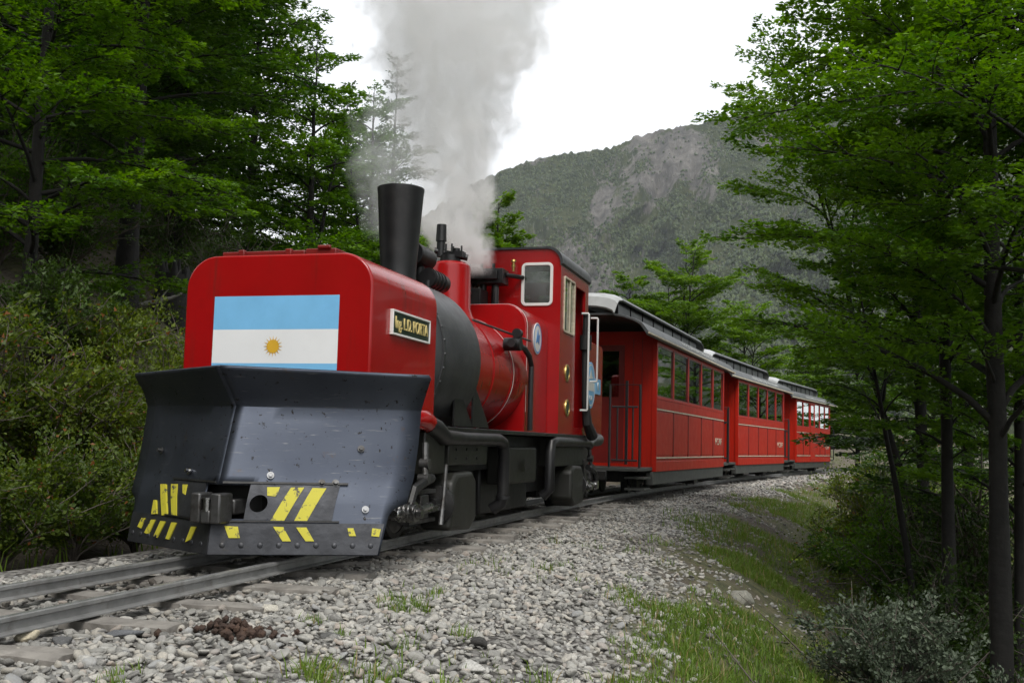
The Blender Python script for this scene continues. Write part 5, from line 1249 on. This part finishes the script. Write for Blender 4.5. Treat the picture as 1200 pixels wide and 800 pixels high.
def build_litter():
    """brush, twigs and low ground cover under the trees and on the slopes: nobody could count it"""
    r = np.random.default_rng(23); Q = []; 
    def fill(n, y0, y1, d0, d1, hmax):
        y = r.uniform(y0, y1, n); d = r.uniform(d0, d1, n); x = d + xc(y); k = fbm(x * .9, y * .9, 4, 171) > .46
        h = r.uniform(0, 1, n) ** 2 * hmax * (.4 + 1.2 * fbm(x * 1.5, y * 1.5, 3, 181))
        Q.append(np.stack([x, y, ground(x, y) + h], 1)[k])
    fill(60000, -4, 16, 2.7, 9, .35); fill(70000, -4, 22, -13, -2.0, .35); fill(24000, 16, 45, 2.2, 16, .6); fill(24000, 14, 50, -16, -1.8, .7)
    P = np.concatenate(Q)[::11]; n = len(P); sh = []
    for q in range(6):
        c_ = r.normal(0, 1, (12, 3)) * (3.2, 3.2, 1.2) * .8; c_[:, 2] = np.abs(c_[:, 2]); D = r.normal(0, 1, (12, 3)); D[:, 2] = np.abs(D[:, 2]) * .5; U = np.array([0, 0, 1.]) + r.normal(0, .5, (12, 3)); sz = r.uniform(.7, 1.3, 12)
        sh.append(leaves_mesh('cover_clump', c_, D, U, sz, sz * .33, r, M['cover_inst'], None, r.normal(0, .18, 12)))
    dist = np.hypot(P[:, 0] - CAM[0], P[:, 1] - CAM[1])
    o = scatter('ground_cover', P, .03 * np.clip(dist / 9, .8, 2.5), shapes('cover_clumps', sh), {'itint': np.clip(fbm(P[:, 0] * 1.1, P[:, 1] * 1.1, 3, 191) * 1.3 - .2, 0, .75)}, (.2, .2))
    tag(o, 'low leafy ground cover under the trees on both slopes', 'undergrowth', kind='stuff')
    w = Wood()
    for k in range(900):
        d = r.choice([r.uniform(2.6, 7), r.uniform(-9, -2.2)]); y = r.uniform(-3, 18); x = d + float(xc(y)); z = float(ground(x, y)); a = r.uniform(0, 6.28); l = r.uniform(.2, .8); e = abs(r.normal(.1, .5))
        p = np.array([(0, 0, 0), (.5 * l * math.cos(a), .5 * l * math.sin(a), .45 * l * e), (l * math.cos(a + .2), l * math.sin(a + .2), l * e)]) + (x, y, z + .01)
        w.tube(p, np.array([.008, .006, .002]), 3)
    tag(w.build('brushwood', M['twig'], None), 'thin dead twigs littering the slopes', 'twigs', kind='stuff')
build_litter()
# ---- single stones and clods one can pick out
def rock(label, px, py, z, size, c, seed, name='rock', sq=(1, 1, .7), m=None, cat='rock'):
    d = ray(px, py); t = (z - CAM[2]) / d[2]; p = CAM + d * t; p[2] = float(ground(p[0], p[1]))
    for _ in range(6): t = (p[2] - CAM[2]) / d[2]; q = CAM + d * t; p = np.array([q[0], q[1], float(ground(q[0], q[1]))])
    me = stone_mesh(seed, 3); me.name = name; me.materials.clear(); me.materials.append(m or mat(name + '_stone', c, .85, var=.35, sc=7, bump=.6, bsc=14, dirt=tuple(x * .5 for x in c), dsc=9))
    r_ = np.random.default_rng(seed)
    for v in me.vertices:
        k = 1 + .12 * (float(fbm(np.array(v.co.x * 3 + 5), np.array(v.co.y * 3 + v.co.z * 2), 3, seed)) - .5) * 2; v.co = v.co * k
    o = bpy.data.objects.new(name, me); col.objects.link(o); o.location = (p[0], p[1], p[2] + size * .3); o.scale = (size * sq[0], size * sq[1], size * sq[2]); o.rotation_euler = (.1, .15, seed)
    return tag(o, label, cat)
rock('pale boulder lying in the grass of the slope', 871, 706, -.6, .09, (.24, .235, .2), 307, sq=(1.0, .95, 1.1))
rock('small flat grey rock lower in the slope grass', 945, 742, -.7, .07, (.22, .215, .19), 302)
rock('black rounded stone alone on the gravel', 562, 757, -.3, .048, (.035, .033, .03), 303)
rock('blackish stone touching the brown clod', 207, 743, -.15, .042, (.05, .05, .055), 304)
rock('large blue-grey stone by a sleeper end', 141, 748, -.15, .052, (.13, .135, .145), 305, sq=(1.3, .9, .7))
rock('cream stone near the rail at the left edge of the gravel', 32, 750, -.15, .05, (.45, .40, .29), 306)
rock('whitish stone beyond the brown clod', 314, 717, -.15, .045, (.5, .47, .40), 307)
rock('wedge-shaped dark stone beside the rail', 72, 757, -.15, .04, (.10, .10, .10), 308, sq=(.8, 1.1, 1.1))
rock('dark flat stone on the open gravel', 387, 749, -.2, .042, (.10, .10, .095), 309)
rock('broad white stone near the open gravel edge', 553, 785, -.3, .05, (.46, .45, .42), 310)
def clod():
    d = ray(272, 742); t = (-.09 - CAM[2]) / d[2]; p = CAM + d * t
    o0 = tag(empty('earth_clod', (p[0], p[1], -.085)), 'dark rust-brown clod of crumbled earth on the gravel', 'clod'); r = np.random.default_rng(9)
    V = []; F = []; me0 = stone_mesh(400, 1); bv = np.array([v.co[:] for v in me0.vertices]); bf = np.array([f.vertices[:] for f in me0.polygons])
    for k in range(130):
        q = r.normal(0, 1, 2) * (.085, .045); h = .055 * math.exp(-(q[0] / .11) ** 2 - (q[1] / .06) ** 2); s = r.uniform(.008, .024)
        V.append(bv * s * r.uniform(.7, 1.3, 3) + (q[0], q[1], r.uniform(.1, 1) * h)); F.append(bf + k * len(bv))
    np_mesh('crumbs', np.concatenate(V), np.concatenate(F), mat('crumbled_brown_earth', (.045, .026, .018), .95, var=.5, sc=20, bump=.7, bsc=60, dirt=(.09, .05, .03), dsc=18), o0, smooth=False)['kind'] = 'stuff'
clod()
print('leaves', NLEAF[0])
# ------------------------------------------------------------------ steam and smoke
def plume(name, label, zbase, ztop, rings, dens, color, nsc, edge, seed=0., cat='steam', soft=.35, aniso=.25, grey=None):
    """rings: (z, centre x, centre y, radius); the density follows that column, broken up by noise"""
    V = []; F = []; n = 24
    for z, cx_, cy_, r in rings:
        for j in range(n):
            a = 2 * math.pi * j / n; V.append((cx_ + 1.35 * r * math.cos(a), cy_ + 1.35 * r * math.sin(a), z))
    for i in range(len(rings) - 1):
        for j in range(n): q = (j + 1) % n; F.append((i * n + j, i * n + q, (i + 1) * n + q, (i + 1) * n + j))
    F.append(tuple(range(n - 1, -1, -1))); F.append(tuple((len(rings) - 1) * n + j for j in range(n)))
    m = bpy.data.materials.new(name + '_vapour'); m.use_nodes = True; nt = m.node_tree; nt.nodes.clear(); out = nt.nodes.new('ShaderNodeOutputMaterial')
    pv = nt.nodes.new('ShaderNodeVolumePrincipled'); nt.links.new(pv.outputs[0], out.inputs['Volume'])
    v = coords(nt); sp = N(nt, 'ShaderNodeSeparateXYZ'); nt.links.new(v, sp.inputs[0])
    z0, z1 = rings[0][0], rings[-1][0]
    mr = N(nt, 'ShaderNodeMapRange'); nt.links.new(sp.outputs[2], mr.inputs[0]); mr.inputs[1].default_value = z0; mr.inputs[2].default_value = z1
    def curve(vals, lo, hi):
        fc = nt.nodes.new('ShaderNodeFloatCurve'); c = fc.mapping.curves[0]
        pts = [((z - z0) / (z1 - z0), (q - lo) / (hi - lo)) for (z, *_), q in zip(rings, vals)]
        c.points[0].location = pts[0]; c.points[1].location = pts[-1]
        for p in pts[1:-1]: c.points.new(*p)
        fc.mapping.update(); nt.links.new(mr.outputs[0], fc.inputs['Value'])
        q = N(nt, 'ShaderNodeMath', operation='MULTIPLY_ADD'); nt.links.new(fc.outputs[0], q.inputs[0]); q.inputs[1].default_value = hi - lo; q.inputs[2].default_value = lo
        return q.outputs[0]
    def math_(op, a, b=None):
        q = N(nt, 'ShaderNodeMath', operation=op)
        for i, x in enumerate((a, b)):
            if x is None: continue
            if isinstance(x, (int, float)): q.inputs[i].default_value = x
            else: nt.links.new(x, q.inputs[i])
        return q.outputs[0]
    xs = [q[1] for q in rings]; ys = [q[2] for q in rings]; rs = [q[3] for q in rings]
    dx = math_('SUBTRACT', sp.outputs[0], curve(xs, min(xs) - .01, max(xs) + .01)); dy = math_('SUBTRACT', sp.outputs[1], curve(ys, min(ys) - .01, max(ys) + .01))
    rad = math_('SQRT', math_('ADD', math_('MULTIPLY', dx, dx), math_('MULTIPLY', dy, dy)))
    rn = math_('DIVIDE', rad, curve(rs, 0, max(rs)))
    mp = N(nt, 'ShaderNodeMapping'); mp.inputs['Location'].default_value = (seed, seed * .7, -seed); mp.inputs['Scale'].default_value = (1, 1, .8); nt.links.new(v, mp.inputs[0])
    nz = N(nt, 'ShaderNodeTexNoise', Scale=nsc, Detail=6, Roughness=.62, Distortion=.8); nt.links.new(mp.outputs[0], nz.inputs['Vector'])
    # billows: radius pushed in and out by the noise
    f = math_('SUBTRACT', math_('ADD', .62, math_('MULTIPLY', math_('SUBTRACT', nz.outputs['Fac'], .5), edge)), rn)
    f = math_('DIVIDE', f, soft); f = math_('MINIMUM', math_('MAXIMUM', f, 0), 1)
    fade = N(nt, 'ShaderNodeMapRange'); nt.links.new(mr.outputs[0], fade.inputs[0]); fade.inputs[1].default_value = 0; fade.inputs[2].default_value = .06
    d = math_('MULTIPLY', math_('MULTIPLY', f, fade.outputs[0]), curve(dens, 0, max(dens)))
    nz2 = N(nt, 'ShaderNodeTexNoise', Scale=nsc * 2.1, Detail=4, Roughness=.6, Distortion=1.0); nt.links.new(mp.outputs[0], nz2.inputs['Vector'])
    lump = N(nt, 'ShaderNodeMapRange'); nt.links.new(nz2.outputs['Fac'], lump.inputs[0]); lump.inputs[1].default_value = .35; lump.inputs[2].default_value = .65; lump.inputs[3].default_value = .25; lump.inputs[4].default_value = 1.8
    d = math_('MULTIPLY', d, lump.outputs[0])
    nt.links.new(d, pv.inputs['Density']); pv.inputs['Color'].default_value = (*color, 1); pv.inputs['Anisotropy'].default_value = aniso
    if grey:
        g = N(nt, 'ShaderNodeMapRange'); nt.links.new(math_('ADD', dx, math_('MULTIPLY', math_('SUBTRACT', nz.outputs['Fac'], .5), .8)), g.inputs[0]); g.inputs[1].default_value = -.45; g.inputs[2].default_value = .25
        nt.links.new(mixc(nt, g.outputs[0], grey, color), pv.inputs['Color'])
    me = bpy.data.meshes.new(name); me.from_pydata(V, [], F); me.materials.append(m)
    import bmesh
    bm = bmesh.new(); bm.from_mesh(me); bmesh.ops.recalc_face_normals(bm, faces=bm.faces); bm.to_mesh(me); bm.free()
    o = bpy.data.objects.new(name, me); col.objects.link(o); m.cycles.volume_step_rate = .6 if hasattr(m.cycles, 'volume_step_rate') else 1
    return tag(o, label, cat, kind='stuff')
plume('steam_plume', 'thick white and grey steam column rising from the boiler top', 2.0, 6.2,
      [(2.06, -.02, 3.3, .30), (2.3, -.06, 3.25, .46), (2.6, -.10, 3.2, .54), (3.0, -.10, 3.15, .64), (3.5, -.08, 3.1, .90), (4.0, -.04, 3.0, 1.22), (4.6, .0, 2.95, 1.55), (5.6, .05, 2.9, 1.9)],
      [13, 9, 5.5, 3.9, 2.8, 2.1, 1.7, 1.4], (.9995, .9998, 1.0), 3.2, 1.6, 3.1, soft=.14, grey=(.994, .993, .992), aniso=0.)
plume('smoke_wisp', 'thin pale smoke drifting left of the steam column', 2.4, 4.6,
      [(2.5, -1.0, 3.9, .30), (2.9, -1.05, 3.9, .55), (3.4, -.95, 3.8, .65), (4.0, -.75, 3.7, .65), (4.8, -.6, 3.6, .7)], [1.0, 2.2, 2.2, 1.8, 1.2], (.998, .998, 1.0), 2.6, 1.8, 7.3, cat='smoke', soft=.5)
# ------------------------------------------------------------------ haze over the valley
hz = MB().box(-1900, 1900, -60, 2700, -75, 760).build('haze', bpy.data.materials.new('valley_haze'), smooth=False)
m = hz.data.materials[0]; m.use_nodes = True; nt = m.node_tree; nt.nodes.clear(); out = nt.nodes.new('ShaderNodeOutputMaterial')
pv = nt.nodes.new('ShaderNodeVolumePrincipled'); nt.links.new(pv.outputs[0], out.inputs['Volume'])
pv.inputs['Density'].default_value = .00007; pv.inputs['Color'].default_value = (.86, .92, 1, 1); pv.inputs['Anisotropy'].default_value = .2
tag(hz, kind='stuff')
